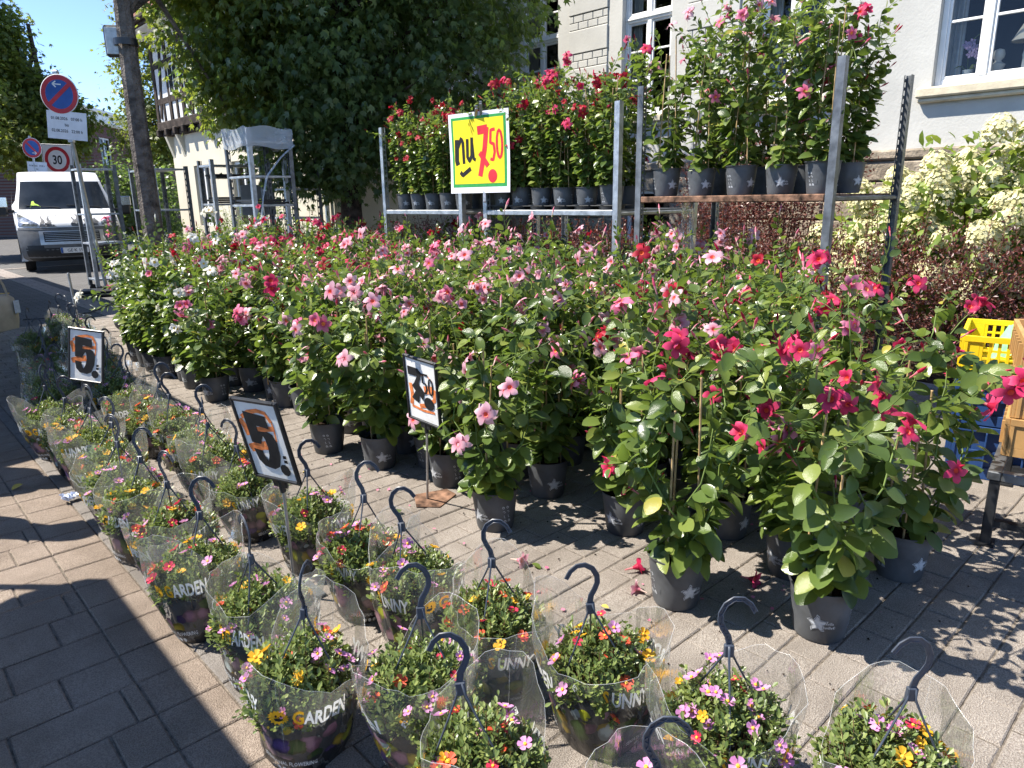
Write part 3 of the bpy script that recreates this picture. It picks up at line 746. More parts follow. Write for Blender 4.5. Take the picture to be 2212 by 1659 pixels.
# ================================================================== SHRUBS BY THE HOUSE
M['berberis'] = leafy('barberry_leaf', [(0, (.045, .018, .018)), (.5, (.105, .036, .032)), (.85, (.18, .065, .05)), (1, (.26, .10, .065))], .4, .25, (.35, .08, .05))
def bush(name, label, cat, blobs, n, size, T, mat, loc, clump=14, csig=.05, droop=.0, shell=.35, stems=10, smooth=False):
    o = thing(name, label, cat, loc)
    cr, cp = crown(blobs, n, size, T, mat, 'foliage', o, clump, csig, droop, shell, smooth); cr.location = (-loc[0], -loc[1], 0)
    mb = MB()
    for i in rng.choice(len(cp), stems, replace=False):
        q = Vector(cp[i]); b = Vector((loc[0] + (q.x - loc[0]) * .55, loc[1] + (q.y - loc[1]) * .75, .02)); mb.tube([b, b.lerp(q, .5) + Vector((0, 0, .05)), q], [.012, .009, .004], 5)
    st = mb.build('stems', M['woody'], o); st.location = (-loc[0], -loc[1], 0); st['kind'] = 'stuff'
    return o, cp
# clipped barberry hedge along the bed
hb = [(6.55, y, .60, .42, .42, .60) for y in np.arange(-1.6, 9.6, .38)]
hedge, _ = bush('barberry_hedge', 'low dark red barberry hedge behind the flower racks', 'hedge', hb, 64000, .036, L_TINY, M['berberis'], (6.55, 4.0, 0), 14, .05, -.2, .62, 70)
# upright wild shoots of the hedge
mb = MB(); P = []; D = []
for k in range(130):
    y = random.uniform(-.5, 9.3); x = 6.5 + random.uniform(-.35, .35); h = random.uniform(.15, .45); a = Vector((x, y, 1.05)); b = a + Vector((random.uniform(-.12, .12), random.uniform(-.12, .12), h))
    mb.tube([a, b], [.004, .0015], 4)
    for i in range(14):
        t_ = random.random(); P.append(a.lerp(b, t_)); D.append((random.gauss(0, 1), random.gauss(0, 1), .6))
P = np.array([tuple(p) for p in P]); D = np.array(D)
o = link('shoot_leaves', scatter_mesh('shoot_leaves', L_TINY[0], L_TINY[1], P, basis(D, unit(len(P)) + np.array([0, 0, .8])), rng.uniform(.02, .036, len(P)), [M['berberis']], None, False), hedge); o['kind'] = 'stuff'; o.location = (-6.55, -4.0, 0)
o = mb.build('shoots', M['woody'], hedge); o['kind'] = 'stuff'; o.location = (-6.55, -4.0, 0)
# tall loose barberry bush against the plinth
bush('barberry_bush', 'tall loose dark red barberry bush against the house plinth', 'bush', [(9.3, 5.15, 1.1, .75, .8, 1.0), (9.2, 4.6, 1.5, .6, .6, .8), (9.4, 5.6, 1.45, .6, .7, .75), (9.3, 4.1, 1.9, .4, .5, .55), (9.2, 5.1, 2.0, .5, .5, .4)], 17000, .05, L_TINY, M['berberis'], (9.3, 5.1, 0), 12, .10, -.1, .3, 30)

# hydrangea with cream panicles
M['hyd_leaf'] = leafy('hydrangea_leaf', [(0, (.08, .14, .022)), (.6, (.14, .21, .035)), (1, (.22, .29, .055))], .5, .34, (.4, .5, .06))
M['hyd_flower'] = petal('hydrangea_floret', (.64, .60, .30), (.74, .71, .48), .25)
hy = thing('hydrangea_bush', 'big hydrangea bush with cream flower heads under the right window', 'bush', (8.3, 2.2, 0))
blobs = [(8.3, 2.2, 1.05, .8, .9, .9), (8.2, 1.3, 1.15, .8, .9, .95), (8.3, .4, 1.25, .8, .9, 1.0), (8.2, 3.0, .85, .55, .5, .7), (8.3, .9, 1.6, .6, .8, .55)]
cr, cp = crown(blobs, 11000, .125, L_SMALL, M['hyd_leaf'], 'foliage', hy, 10, .12, .3, .4); cr.location = (-8.3, -2.2, 0)
mb = MB()
for i in rng.choice(len(cp), 40, replace=False):
    q = Vector(cp[i]); b = Vector((8.3 + (q.x - 8.3) * .3, q.y * .7 + .5, .02)); mb.tube([b, b.lerp(q, .5), q], [.012, .009, .005], 5)
o = mb.build('stems', M['woody'], hy); o['kind'] = 'stuff'; o.location = (-8.3, -2.2, 0)
hm = []
for k in range(4):     # one flower head: a cone of small four-petalled florets
    n = 150; tt = rng.random(n) ** .8; th_ = rng.random(n) * 2 * PI; rr = .10 * np.sqrt(np.clip(1 - (tt - .25) ** 2 * 1.7, 0, 1)) * (.75 + .3 * rng.random(n))
    p = np.stack([np.cos(th_) * rr, np.sin(th_) * rr, tt * .16 - .03], 1); nr = np.stack([np.cos(th_), np.sin(th_), .25 + tt * 1.2], 1) + rng.normal(0, .25, (n, 3))
    FT = ([(0, 0, .002), (-.7, -.7, 0), (0, -1, .1), (.7, -.7, 0), (1, 0, .1), (.7, .7, 0), (0, 1, .1), (-.7, .7, 0), (-1, 0, .1)], [(0, 1, 2, 3), (0, 3, 4, 5), (0, 5, 6, 7), (0, 7, 8, 1)])
    hm.append(scatter_mesh('flower_head', FT[0], FT[1], p, basis(np.cross(nr, unit(n)), nr), rng.uniform(.011, .017, n), [M['hyd_flower']], None, False))
cpv = np.array(cp); oc = []
for i in rng.permutation(len(cpv)):
    q = cpv[i]
    if q[0] < 8.5 and q[2] > .45 and all(np.linalg.norm(q - z_) > .12 for z_ in oc): oc.append(q)
    if len(oc) > 300: break
for q in oc:
    d = Vector((q[0] - 8.6, q[1] - min(max(q[1], .6), 2.4), q[2] - .6 + .6)); d = (d.normalized() + Vector((-.4, -.1, .7))).normalized()
    link('flower_head', random.choice(hm), hy, (q[0] - 8.3 + d.x * .10 - .08, q[1] - 2.2 + d.y * .1 - .04, q[2] + .05), d.to_track_quat('Z', 'Y').to_euler(), random.uniform(.95, 1.4))
# pale wild shrubs before the cream house, some with red blooms
M['redflower'] = petal('red_bloom', (.45, .02, .03), (.6, .05, .05))
def wild(label, x, y, h, n, red):
    o = thing('wild_shrub', label, 'bush', (x, y, 0)); mb = MB(); P = []; D = []
    tips = []
    for k in range(n):
        a = random.uniform(0, 2 * PI); r_ = random.uniform(.05, .5); b = Vector((math.cos(a) * r_ * .3, math.sin(a) * r_ * .3, 0)); e = Vector((math.cos(a) * r_, math.sin(a) * r_, h * random.uniform(.55, 1)))
        mb.tube([b, b.lerp(e, .5) + Vector((0, 0, .1)), e], [.008, .006, .002], 5); tips.append(e)
        for i in range(46):
            t_ = random.uniform(.15, 1); q = b.lerp(e, t_); P.append((q.x + random.gauss(0, .05), q.y + random.gauss(0, .05), q.z + random.gauss(0, .03))); D.append((random.gauss(0, 1), random.gauss(0, 1), random.uniform(-.3, .5)))
    mb.build('stems', M['stem'], o)['kind'] = 'stuff'
    P = np.array(P); D = np.array(D)
    link('foliage', scatter_mesh('foliage', L_SMALL[0], L_SMALL[1], P, basis(D, unit(len(P)) * .5 + np.array([0, 0, 1])), rng.uniform(.05, .09, len(P)), [M['pale_leaf']], None, False), o)['kind'] = 'stuff'
    for k in range(red):
        e = random.choice(tips); f = MB()
        for j in range(7):
            f.add([tuple(Vector(p) * .035 + Vector((random.uniform(-.05, .05), random.uniform(-.05, .05), random.uniform(-.02, .03)))) for p in ((-1, 0, 0), (0, -1, .3), (1, 0, 0), (0, 1, .3))], [(0, 1, 2, 3)])
        f.build('flower', M['redflower'], o, False, loc=tuple(e))
for i, (x, y, h, n, rd) in enumerate([(6.6, 14.2, 1.55, 26, 0), (6.5, 15.6, 1.7, 26, 0), (6.55, 13.0, 1.5, 22, 3), (6.7, 17.2, 1.3, 22, 0), (7.0, 12.0, 1.3, 22, 2), (6.3, 18.8, .9, 20, 0), (7.6, 11.2, 1.35, 20, 3)]):
    wild(['tall airy pale green shrub before the cream wall right of the film-wrapped cart', 'tall airy pale green shrub behind the film-wrapped cart', 'pale shrub with red blooms at the cream wall left of the big tree', 'low pale shrub behind the middle cart', 'pale red-blooming shrub at the foot of the big tree', 'low pale shrub left of the cream house windows', 'leafy shrub with red blooms right behind the tree trunk'][i], x, y, h, n, rd)

# ================================================================== MANDEVILLAS
# flower: slim tube, flared throat, five pinwheel petals
def mandevilla_flower(name, pm, tm, um, seed=0, openn=1.0):
    rs = random.Random(seed); mb = MB()
    mb.lathe([(.0025, 0), (.0035, .02), (.0055, .034), (.011, .046), (.0145, .056)], 8, 2, mats=[2, 2, 0, 0])
    mb.lathe([(.0005, .044), (.006, .0475), (.0115, .055)], 8, 1)
    for j in range(5):
        a0 = j * 2 * PI / 5 + rs.uniform(-.08, .08); V = []; L = .042 * rs.uniform(.9, 1.08); curl = rs.uniform(-.4, .5)
        rows = [(.0, .55), (.3, .95), (.62, 1.12), (.86, .8), (1.0, .25)]
        for (t_, wd) in rows:
            r_ = .012 + L * t_; z = .055 + (.016 * t_ - .024 * t_ * t_ * (1 + curl)) * openn + (1 - openn) * t_ * .03
            r_ = .012 + L * t_ * (.35 + .65 * openn)
            tw = .32 * t_
            for k, s in enumerate((-1, 0, 1)):
                th_ = a0 + tw + s * wd * .58 * (.019 / max(r_, .017)); th_ = a0 + tw + s * wd * .0165 / max(r_, .012)
                zz = z + (-.004 * t_ if s < 0 else .005 * t_ if s > 0 else 0) + rs.uniform(-.0012, .0012)
                V.append((math.cos(th_) * r_, math.sin(th_) * r_, zz))
        V.append((math.cos(a0 + .42) * (.012 + L * 1.1 * (.35 + .65 * openn)), math.sin(a0 + .42) * (.012 + L * 1.1 * (.35 + .65 * openn)), V[-2][2] - .003))
        F = []
        for i in range(len(rows) - 1):
            F += [(3 * i, 3 * i + 3, 3 * i + 4, 3 * i + 1), (3 * i + 1, 3 * i + 4, 3 * i + 5, 3 * i + 2)]
        q = 3 * (len(rows) - 1); F += [(q, len(V) - 1, q + 1), (q + 1, len(V) - 1, q + 2)]
        mb.add(V, F, 0)
    return mb.mesh(name, [pm, tm, um], True, 60)
PET = {
 'pale': (petal('pale_pink_petal', (.66, .36, .44), (.82, .58, .62), .35, (.66, .16, .24)), simple('coral_throat', (.75, .12, .06), .6), petal('pale_tube', (.62, .46, .40))),
 'rose': (petal('rose_pink_petal', (.66, .17, .30), (.78, .33, .44), .35, (.58, .04, .12)), simple('orange_throat', (.80, .24, .05), .6), petal('rose_tube', (.62, .26, .30))),
 'hot': (petal('hot_pink_petal', (.56, .026, .11), (.68, .08, .19), .35, (.38, .006, .035)), simple('red_throat', (.62, .05, .02), .6), petal('hot_tube', (.62, .20, .22))),
 'red': (petal('crimson_petal', (.38, .008, .030), (.50, .02, .05), .35, (.20, .003, .010)), simple('dark_orange_throat', (.60, .10, .02), .6), petal('red_tube', (.45, .06, .05))),
 'white': (petal('white_petal', (.80, .78, .68), (.86, .85, .80)), simple('yellow_throat', (.75, .50, .08), .6), petal('white_tube', (.62, .62, .40))),
}
FLW = {k: [mandevilla_flower('flower', *v, seed=i, openn=(1, 1, .8, .45)[i]) for i in range(4)] for k, v in PET.items()}
def bud_mesh(pm, gm):
    mb = MB(); mb.lathe([(.001, 0), (.0035, .006), (.003, .022), (.0062, .042), (.0066, .056), (.004, .070), (.0005, .082)], 7, 0, mats=[1, 1, 1, 0, 0, 0]); return mb.mesh('bud', [pm, gm], True, None)
BUD = {k: bud_mesh(v[0], v[2]) for k, v in PET.items()}
TIPGREEN = bud_mesh(M['stem'], M['stem'])

def grow(seed, H=.78, stems=9, spread=1.0, base=.19, step=.042, keep=.8, shoots=.16, big=1.0):
    """twining stems round three canes: leaf places, stem paths, flowering tips"""
    rs = random.Random(seed); pos = []; dr = []; nr = []; sz = []; paths = []; tips = []
    for s in range(stems):
        a = rs.uniform(0, 2 * PI); spin = rs.choice((-1, 1)) * rs.uniform(2, 5); r0 = rs.uniform(.015, .06)
        top = H * rs.uniform(.55, 1.05); z = 0.0; P = []; free = 0; dvec = None; p = None
        Rm = spread * rs.uniform(.07, .15); sl = shoots * rs.uniform(.5, 2.2)
        while True:
            if z < top and dvec is None:
                f = z / top; r_ = r0 + (Rm - r0) * min(1, f * 1.7) + .02 * math.sin(z * 20 + s)
                th_ = a + spin * z; p = Vector((math.cos(th_) * r_, math.sin(th_) * r_, base + z)); z += step
            else:
                if dvec is None:
                    o = rs.uniform(0, 2 * PI); dvec = Vector((math.cos(o) * .9, math.sin(o) * .9, rs.uniform(.4, 1.7))).normalized()
                dvec = (dvec + Vector((rs.gauss(0, .16), rs.gauss(0, .16), rs.gauss(-.02, .14)))).normalized()
                p = p + dvec * step; free += step
                if free > sl: break
            P.append(p.copy())
        paths.append(P); n = len(P)
        for i in range(1, n):
            q = P[i]; tg = (P[i] - P[i - 1]).normalized(); out = Vector((q.x, q.y, 0)); out = out.normalized() if out.length > .005 else Vector((1, 0, 0))
            endf = (n - 1 - i); th_ = rs.uniform(0, PI)
            for sgn in (-1, 1):
                if rs.random() > keep: continue
                side = tg.orthogonal().normalized(); side = Matrix.Rotation(th_, 3, tg) @ side * sgn
                d = side * .8 + out * rs.uniform(.3, 1.1) + tg * .2 + Vector((0, 0, rs.uniform(-.6, .15)))
                if endf < 3: d = side * .6 + tg * .9
                nn = Vector((out.x * .55, out.y * .55, .8)) + Vector((rs.gauss(0, .3), rs.gauss(0, .3), rs.gauss(0, .2)))
                f = (q.z - base) / H
                s_ = (.098 - .034 * min(1, f)) * rs.uniform(.72, 1.15) * big
                if endf < 3: s_ *= (.42, .62, .82)[endf]
                pos.append(tuple(q + side * .008)); dr.append(tuple(d)); nr.append(tuple(nn)); sz.append(s_)
        tips.append((P[-1].copy(), (P[-1] - P[-2]).normalized()))
        for _k in range(2):
            if rs.random() < .6: i = rs.randrange(n // 4, n - 1); q = P[i]; w_ = Vector((q.x, q.y, .02)).normalized(); tips.append((q + w_ * .05, (w_ + Vector((0, 0, .15))).normalized()))
    return np.array(pos), np.array(dr), np.array(nr), np.array(sz), paths, tips

def vine_mesh(paths):
    mb = MB()
    for P in paths:
        n = len(P); mb.tube(P[::2] + ([P[-1]] if (n - 1) % 2 else []), [.0042 - .0026 * i / max(1, len(P[::2])) for i in range(len(P[::2]) + (1 if (n - 1) % 2 else 0))], 5, caps=False)
    return mb.mesh('vine', M['stem'], True, None)

VAR = []
def variant(seed, **k):
    pos, dr, nr, sz, paths, tips = grow(seed, **k)
    h = len(pos) // 2
    T = L_MAND if seed % 2 else L_MAND2
    me = scatter_mesh('foliage', T[0], T[1], pos, basis(dr, nr), sz, [M['mleaf']])
    return dict(leaf=me, vine=vine_mesh(paths), tips=tips, raw=(pos, basis(dr, nr), sz), T=T, H=k.get('H', .78))
FIELD = [variant(100 + i, H=.68 + .05 * (i % 4), stems=13, keep=.85, spread=1.2, big=.9, shoots=.22) for i in range(8)]
FRONT = [variant(200 + i, H=.66 + .04 * (i % 3), stems=10, keep=.85, big=1.08, spread=1.25, shoots=.24) for i in range(6)]
TALL = [variant(300 + i, H=.88 + .05 * (i % 3), stems=12, keep=.9, spread=1.0, shoots=.22) for i in range(5)]
AIRY = [variant(400 + i, H=.92 + .06 * (i % 3), stems=8, keep=.85, spread=.95, shoots=.3) for i in range(5)]
LEAFOBJ = [fast_mesh('leaf', T[0], T[1], [M['mleaf']]) for T in (L_MAND, L_MAND2, leaf_T(.66, .08, .05), leaf_T(.58, .2, .42))]

# pot: ribbed rim, foot notches, soil inside
def pot_mesh(r1=.110, r0=.083, h=.2):
    mb = MB()
    mb.lathe([(.0, .004), (r0 * .9, .004), (r0, .0), (r0 + .004, .012), (r0 + (r1 - r0) * .8, h * .78), (r1 - .006, h * .80), (r1 - .002, h * .97), (r1 + .004, h * .972), (r1 + .0045, h), (r1 - .001, h), (r1 - .008, h * .78), (r1 - .012, h * .7)], 32)
    return mb.mesh('pot', M['pot'], True, 40)
POT = pot_mesh()
mb = MB(); n = 24; V = [(0, 0, .163)]
for k in range(1, 4):
    for j in range(n): a = 2 * PI * j / n; V.append((math.cos(a) * .0335 * k, math.sin(a) * .0335 * k, .16 + random.uniform(-.007, .008)))
F = [(0, 1 + j, 1 + (j + 1) % n) for j in range(n)]
for k in range(2):
    for j in range(n): F.append((1 + k * n + j, 1 + (k + 1) * n + j, 1 + (k + 1) * n + (j + 1) % n, 1 + k * n + (j + 1) % n))
mb.add(V, F); SOIL = mb.mesh('soil', M['soil'], False)
# print on the pot: flower emblem, two words, care symbols
def wrapc(V, th0, r_of_z, z0, lift=.0008):
    out = []
    for (x, y, *_) in V:
        z = z0 + y; r_ = r_of_z(z) + lift; a = th0 + x / r_; out.append((math.cos(a) * r_, math.sin(a) * r_, z))
    return out
def potr(z): return .087 + (.1046 - .087) * (z - .012) / (.156 - .012)
def star5(R1, R2, n=5, rot=.3, tw=.25):
    P = []
    for j in range(n):
        a = rot + j * 2 * PI / n
        for da, r_ in ((-.45, R2), (-.2, R1 * .82), (.05 + tw * .2, R1), (.28, R1 * .7)): P.append((math.cos(a + da) * r_, math.sin(a + da) * r_))
    return P
def fan(P, m):  # polygon as a fan so that it bends with the pot
    return [(0, 0)] + P, [(0, 1 + i, 1 + (i + 1) % len(P)) for i in range(len(P))]
mb = MB()
for th0 in (0.0, PI):
    P = star5(.037, .019); V, F = fan(P, 0); mb.add(wrapc(V, th0, potr, .082, .0012), F, 0)
    P = star5(.033, .0165); V, F = fan(P, 0); mb.add(wrapc(V, th0, potr, .082, .0018), F, 1)
    P = star5(.030, .015); V, F = fan(P, 0); mb.add(wrapc(V, th0, potr, .082, .0022), F, 0)
    for k, wd in enumerate(('Mandevilla', 'Sundaville®')):
        V, F = text_geo(wd, .0165, .012, .82, 'LEFT', 1); mb.add(wrapc([(x - .004, y, 0) for x, y, z in V], th0, potr, .081 - k * .0165, .0009), F, 0)
    for k in range(4):
        for j in range(2):
            cx, cz = .135 + j * .022, .128 - k * .024
            if k == 0: P = star5(.008, .0055, 8); V, F = fan(P, 0); V = [(a + cx, b) for a, b in V]; mb.add(wrapc(V, th0, potr, cz), F, 0); V, F = fan(star5(.0035, .0035, 4), 0); mb.add(wrapc([(a + cx, b) for a, b in V], th0, potr, cz, .0014), F, 1)
            elif k == 3: V, F = fan([(-.008, -.006), (.008, -.006), (.006, .004), (0, .009), (-.006, .004)], 0); mb.add(wrapc([(a + cx, b) for a, b in V], th0, potr, cz), F, 0); V, F = fan([(-.003, -.003), (.003, -.003), (0, .003)], 0); mb.add(wrapc([(a + cx, b) for a, b in V], th0, potr, cz, .0014), F, 1)
            elif k == 1: V, F = stroke([(-.006, .004), (.002, .006), (.006, 0), (.002, -.005)], .0028); mb.add(wrapc([(a + cx, b) for a, b in V], th0, potr, cz), F, 0)
            else: V, F = stroke([(-.002, .008), (-.002, -.006), (.004, -.006)], .003); mb.add(wrapc([(a + cx, b) for a, b in V], th0, potr, cz), F, 0)
    V, F = fan([(-.009, -.012), (.009, -.012), (.009, .012), (-.009, .012)], 0); mb.add(wrapc([(a - .12, b) for a, b in V], th0, potr, .07), F, 1)
PRINT = mb.mesh('print', [M['print_grey'], M['pot']], False)
def cane_mesh(L):
    mb = MB(); k = int(L / .11); P = []; rr = []
    for i in range(k):
        z = .12 + i * .11; P += [(0, 0, z), (0, 0, z + .1), (0, 0, z + .105)]; rr += [.0046, .0043, .0054]
    mb.tube(P, rr, 6); return mb.mesh('cane', M['bamboo'], True, None)
CANES = [cane_mesh(.66), cane_mesh(.77), cane_mesh(.55)]
CANET = [cane_mesh(.9), cane_mesh(.99)]

def flower_at(parent, key, p, d, sc=1.0, bud=False):
    q = d.to_track_quat('Z', 'Y') @ Matrix.Rotation(random.uniform(0, 6.28), 3, 'Z').to_quaternion()
    o = link('bud' if bud else 'flower', BUD[key] if bud else random.choice(FLW[key]), parent, p, q.to_euler(), sc)
    return o
def plant(var, color, x, y, z0=0.0, label=None, group=None, rz=None, leaves=False, nfl=None, canes=CANES, sc=1.0, showprint=True, second=None, prot=None, toward=None):
    o = thing('mandevilla', label, 'potted plant', (x, y, z0), rz if rz is not None else random.uniform(0, 6.28), group)
    if sc != 1.0: o.scale = (sc,) * 3
    pt = link('pot', POT, o, rot=(0, 0, prot - o.rotation_euler.z if prot is not None else random.uniform(0, 6.28)))
    if showprint: link('print', PRINT, pt)['kind'] = 'stuff'
    link('soil', SOIL, o)
    n = 0
    for k in range(3):
        a = 2.1 * k + random.uniform(-.3, .3); r_ = .075; cm = canes[k % len(canes)]
        link('cane', cm, o, (math.cos(a) * r_, math.sin(a) * r_, 0), (-math.sin(a) * -.04 + random.gauss(0, .02), -math.cos(a) * .04 + random.gauss(0, .02), 0))
    link('vine', var['vine'], o)
    if leaves:
        pos, rot, sz = var['raw']
        idx = list(range(len(pos)))
        random.Random(5).shuffle(idx)
        if len(idx) > 290:
            if 'rest' not in var: var['rest'] = scatter_mesh('inner_foliage', var['T'][0], var['T'][1], pos[idx[290:]], rot[idx[290:]], sz[idx[290:]], [M['mleaf']])
            link('inner_foliage', var['rest'], o)['kind'] = 'stuff'; idx = idx[:290]
        for i in idx:
            lo = bpy.data.objects.new('leaf', random.choice(LEAFOBJ)); COL.objects.link(lo); lo.parent = o
            m = Matrix([list(r_) for r_ in rot[i]]); lo.location = pos[i]; lo.rotation_euler = m.to_euler(); lo.scale = (float(sz[i]),) * 3
    else:
        link('foliage', var['leaf'], o)['kind'] = 'stuff'
    tips = list(var['tips']); random.shuffle(tips); c = 0; want = nfl if nfl is not None else random.randint(4, 7)
    inv = Matrix.Rotation(-o.rotation_euler.z, 3, 'Z')
    for (p, d) in tips:
        key = second if second and random.random() < .3 else color
        if c < want:
            m_ = random.choice((1, 1, 2, 2, 3))
            for j in range(m_):
                dd = (d * .55 + Vector((p.x, p.y, 0)).normalized() * .5 + Vector((random.gauss(0, .5), random.gauss(0, .5), random.uniform(-.1, .6)))); 
                if random.random() < .6: dd = dd + inv @ Vector((-.75, -.45, .25))
                if random.random() < .15: dd.z -= 1.0
                flower_at(o, key, p + Vector((random.gauss(0, .012), random.gauss(0, .012), random.gauss(0, .008))), dd.normalized(), random.uniform(.68, 1.0)); c += 1
            if random.random() < .6: flower_at(o, key, p, (d + Vector((random.gauss(0, .4), random.gauss(0, .4), .5))).normalized(), random.uniform(.7, 1.0), True)
        elif random.random() < .5: flower_at(o, key, p, (d + Vector((random.gauss(0, .4), random.gauss(0, .4), .5))).normalized(), random.uniform(.6, 1.0), True)
    return o

CAMDIR = math.atan2(-.73, -.68)
front = [  # y(street), x, colour, second, label, printrot
 (1.36, 2.11, 'hot', 'rose', 'pink mandevilla in the grey pot at the front, left of the hot pink one'),
 (.89, 2.30, 'hot', None, 'hot pink mandevilla in the grey pot nearest the camera'),
 (.84, 2.92, 'hot', 'pale', 'hot pink and pale pink mandevilla at the right end, beside the stacked crates'),
 (1.87, 2.45, 'rose', 'hot', 'rose pink mandevilla in the pot behind the gap in the front row'),
 (2.33, 2.05, 'pale', None, 'pale pink mandevilla right of the 7.50 sign, standing furthest out on the paving'),
 (2.42, 2.50, 'pale', None, 'pale pink mandevilla just behind the one standing furthest out'),
 (2.90, 2.22, 'pale', None, 'pale pink mandevilla with its pot on the rusty plate of the 7.50 sign'),
 (3.39, 2.10, 'pale', None, 'pale pink mandevilla directly left of the 7.50 sign'),
 (3.85, 2.02, 'pale', 'rose', 'small pink mandevilla standing apart right of the large 5 sign'),
 (1.15, 2.62, 'hot', 'rose', 'pink mandevilla squeezed behind the two front grey pots'),
 (1.52, 2.75, 'rose', 'hot', 'rose pink mandevilla in second row behind the front pots'),
 (2.05, 2.85, 'pale', 'rose', 'pale pink mandevilla whose pot stands in shade behind the front gap'),
 (5.56, 1.99, 'rose', 'white', 'rose pink mandevilla with its pot clear at the left edge of the block'),
 (6.1, 2.02, 'white', 'pale', 'white mandevilla at the left edge of the block'),
]
taken = []
for i, (yy, xx, c1, c2, lb) in enumerate(front):
    ob = plant(FRONT[i % 6], c1, xx, yy, 0, lb, 'mandevillas in the front rows', None, True, 13 if c1 != 'pale' else 10, second=c2, prot=CAMDIR + random.choice((-1.3, -.5, .3, -.9, .6, -1.9)))
    taken.append((xx, yy))
def zone(xx, yy):
    q = random.random()
    if yy < 1.5: return 'hot' if q < .6 else 'rose'
    if yy < 2.6 and xx > 3.1: return 'pale' if q < .55 else ('red' if q < .78 else 'hot')
    if yy < 4.6: return 'pale' if q < .86 else ('rose' if q < .95 else 'red')
    if yy < 6.2: return 'pale' if q < .45 else ('hot' if q < .75 else ('rose' if q < .9 else 'red'))
    if xx < 2.7 and 6.2 < yy < 8.4: return 'white' if q < .5 else ('rose' if q < .75 else 'red')
    return 'red' if q < .45 else ('hot' if q < .7 else ('pale' if q < .9 else 'rose'))
NM = {'pale': 'pale pink', 'rose': 'rose pink', 'hot': 'hot pink', 'red': 'crimson red', 'white': 'white'}
ZN = [(1.5, 'by the crates at the right end of the crowded block'), (2.6, 'in the right part of the crowded block'), (4.6, 'in the middle of the crowded block'), (6.2, 'in the left middle of the crowded block'), (99, 'at the far left end of the crowded block')]
row = 0; cnt = 0
_on = 'first second third fourth fifth sixth seventh eighth ninth tenth eleventh twelfth thirteenth fourteenth fifteenth sixteenth seventeenth eighteenth nineteenth'.split()
ORD = [''] + _on + ['twentieth'] + ['twenty-' + q for q in _on[:9]] + ['thirtieth'] + ['thirty-' + q for q in _on[:9]]
x = 2.02
while x < 5.35:
    y = .9 + (row % 2) * .15; kk = 0
    while y < 9.5:
        xx, yy = x + random.gauss(0, .025), y + random.gauss(0, .025)
        y += .305
        if yy < .85 + max(0, xx - 2.85) * .75: continue
        if xx < 2.3 and yy < 4.1: continue
        if xx < 2.62 and yy < 2.6: continue
        if xx < 2.2 and 4.0 < yy < 5.3: continue
        if yy > 7.95 + (xx - 2.1) * .9: continue
        if xx > 4.45 and (yy < 2.2): continue
        if any((xx - a) ** 2 + (yy - b) ** 2 < .225 ** 2 for a, b in taken): continue
        taken.append((xx, yy)); c = zone(xx, yy); kk += 1
        edge = xx < 2.45
        lb = f'{NM[c]} mandevilla, {ORD[kk]} from the crates end in the {ORD[row + 1]} row from the baskets'
        nf = random.choice((6, 7, 8, 10, 12))
        if xx > 4.5: nf = 3
        plant(FIELD[random.randrange(8)], c, xx, yy, 0, lb, 'mandevillas massed in the crowded block', None, False, nf, sc=random.uniform(.9, 1.06), showprint=edge, prot=CAMDIR + random.uniform(-.9, .9) if edge else None)
        cnt += 1
    x += .30; row += 1

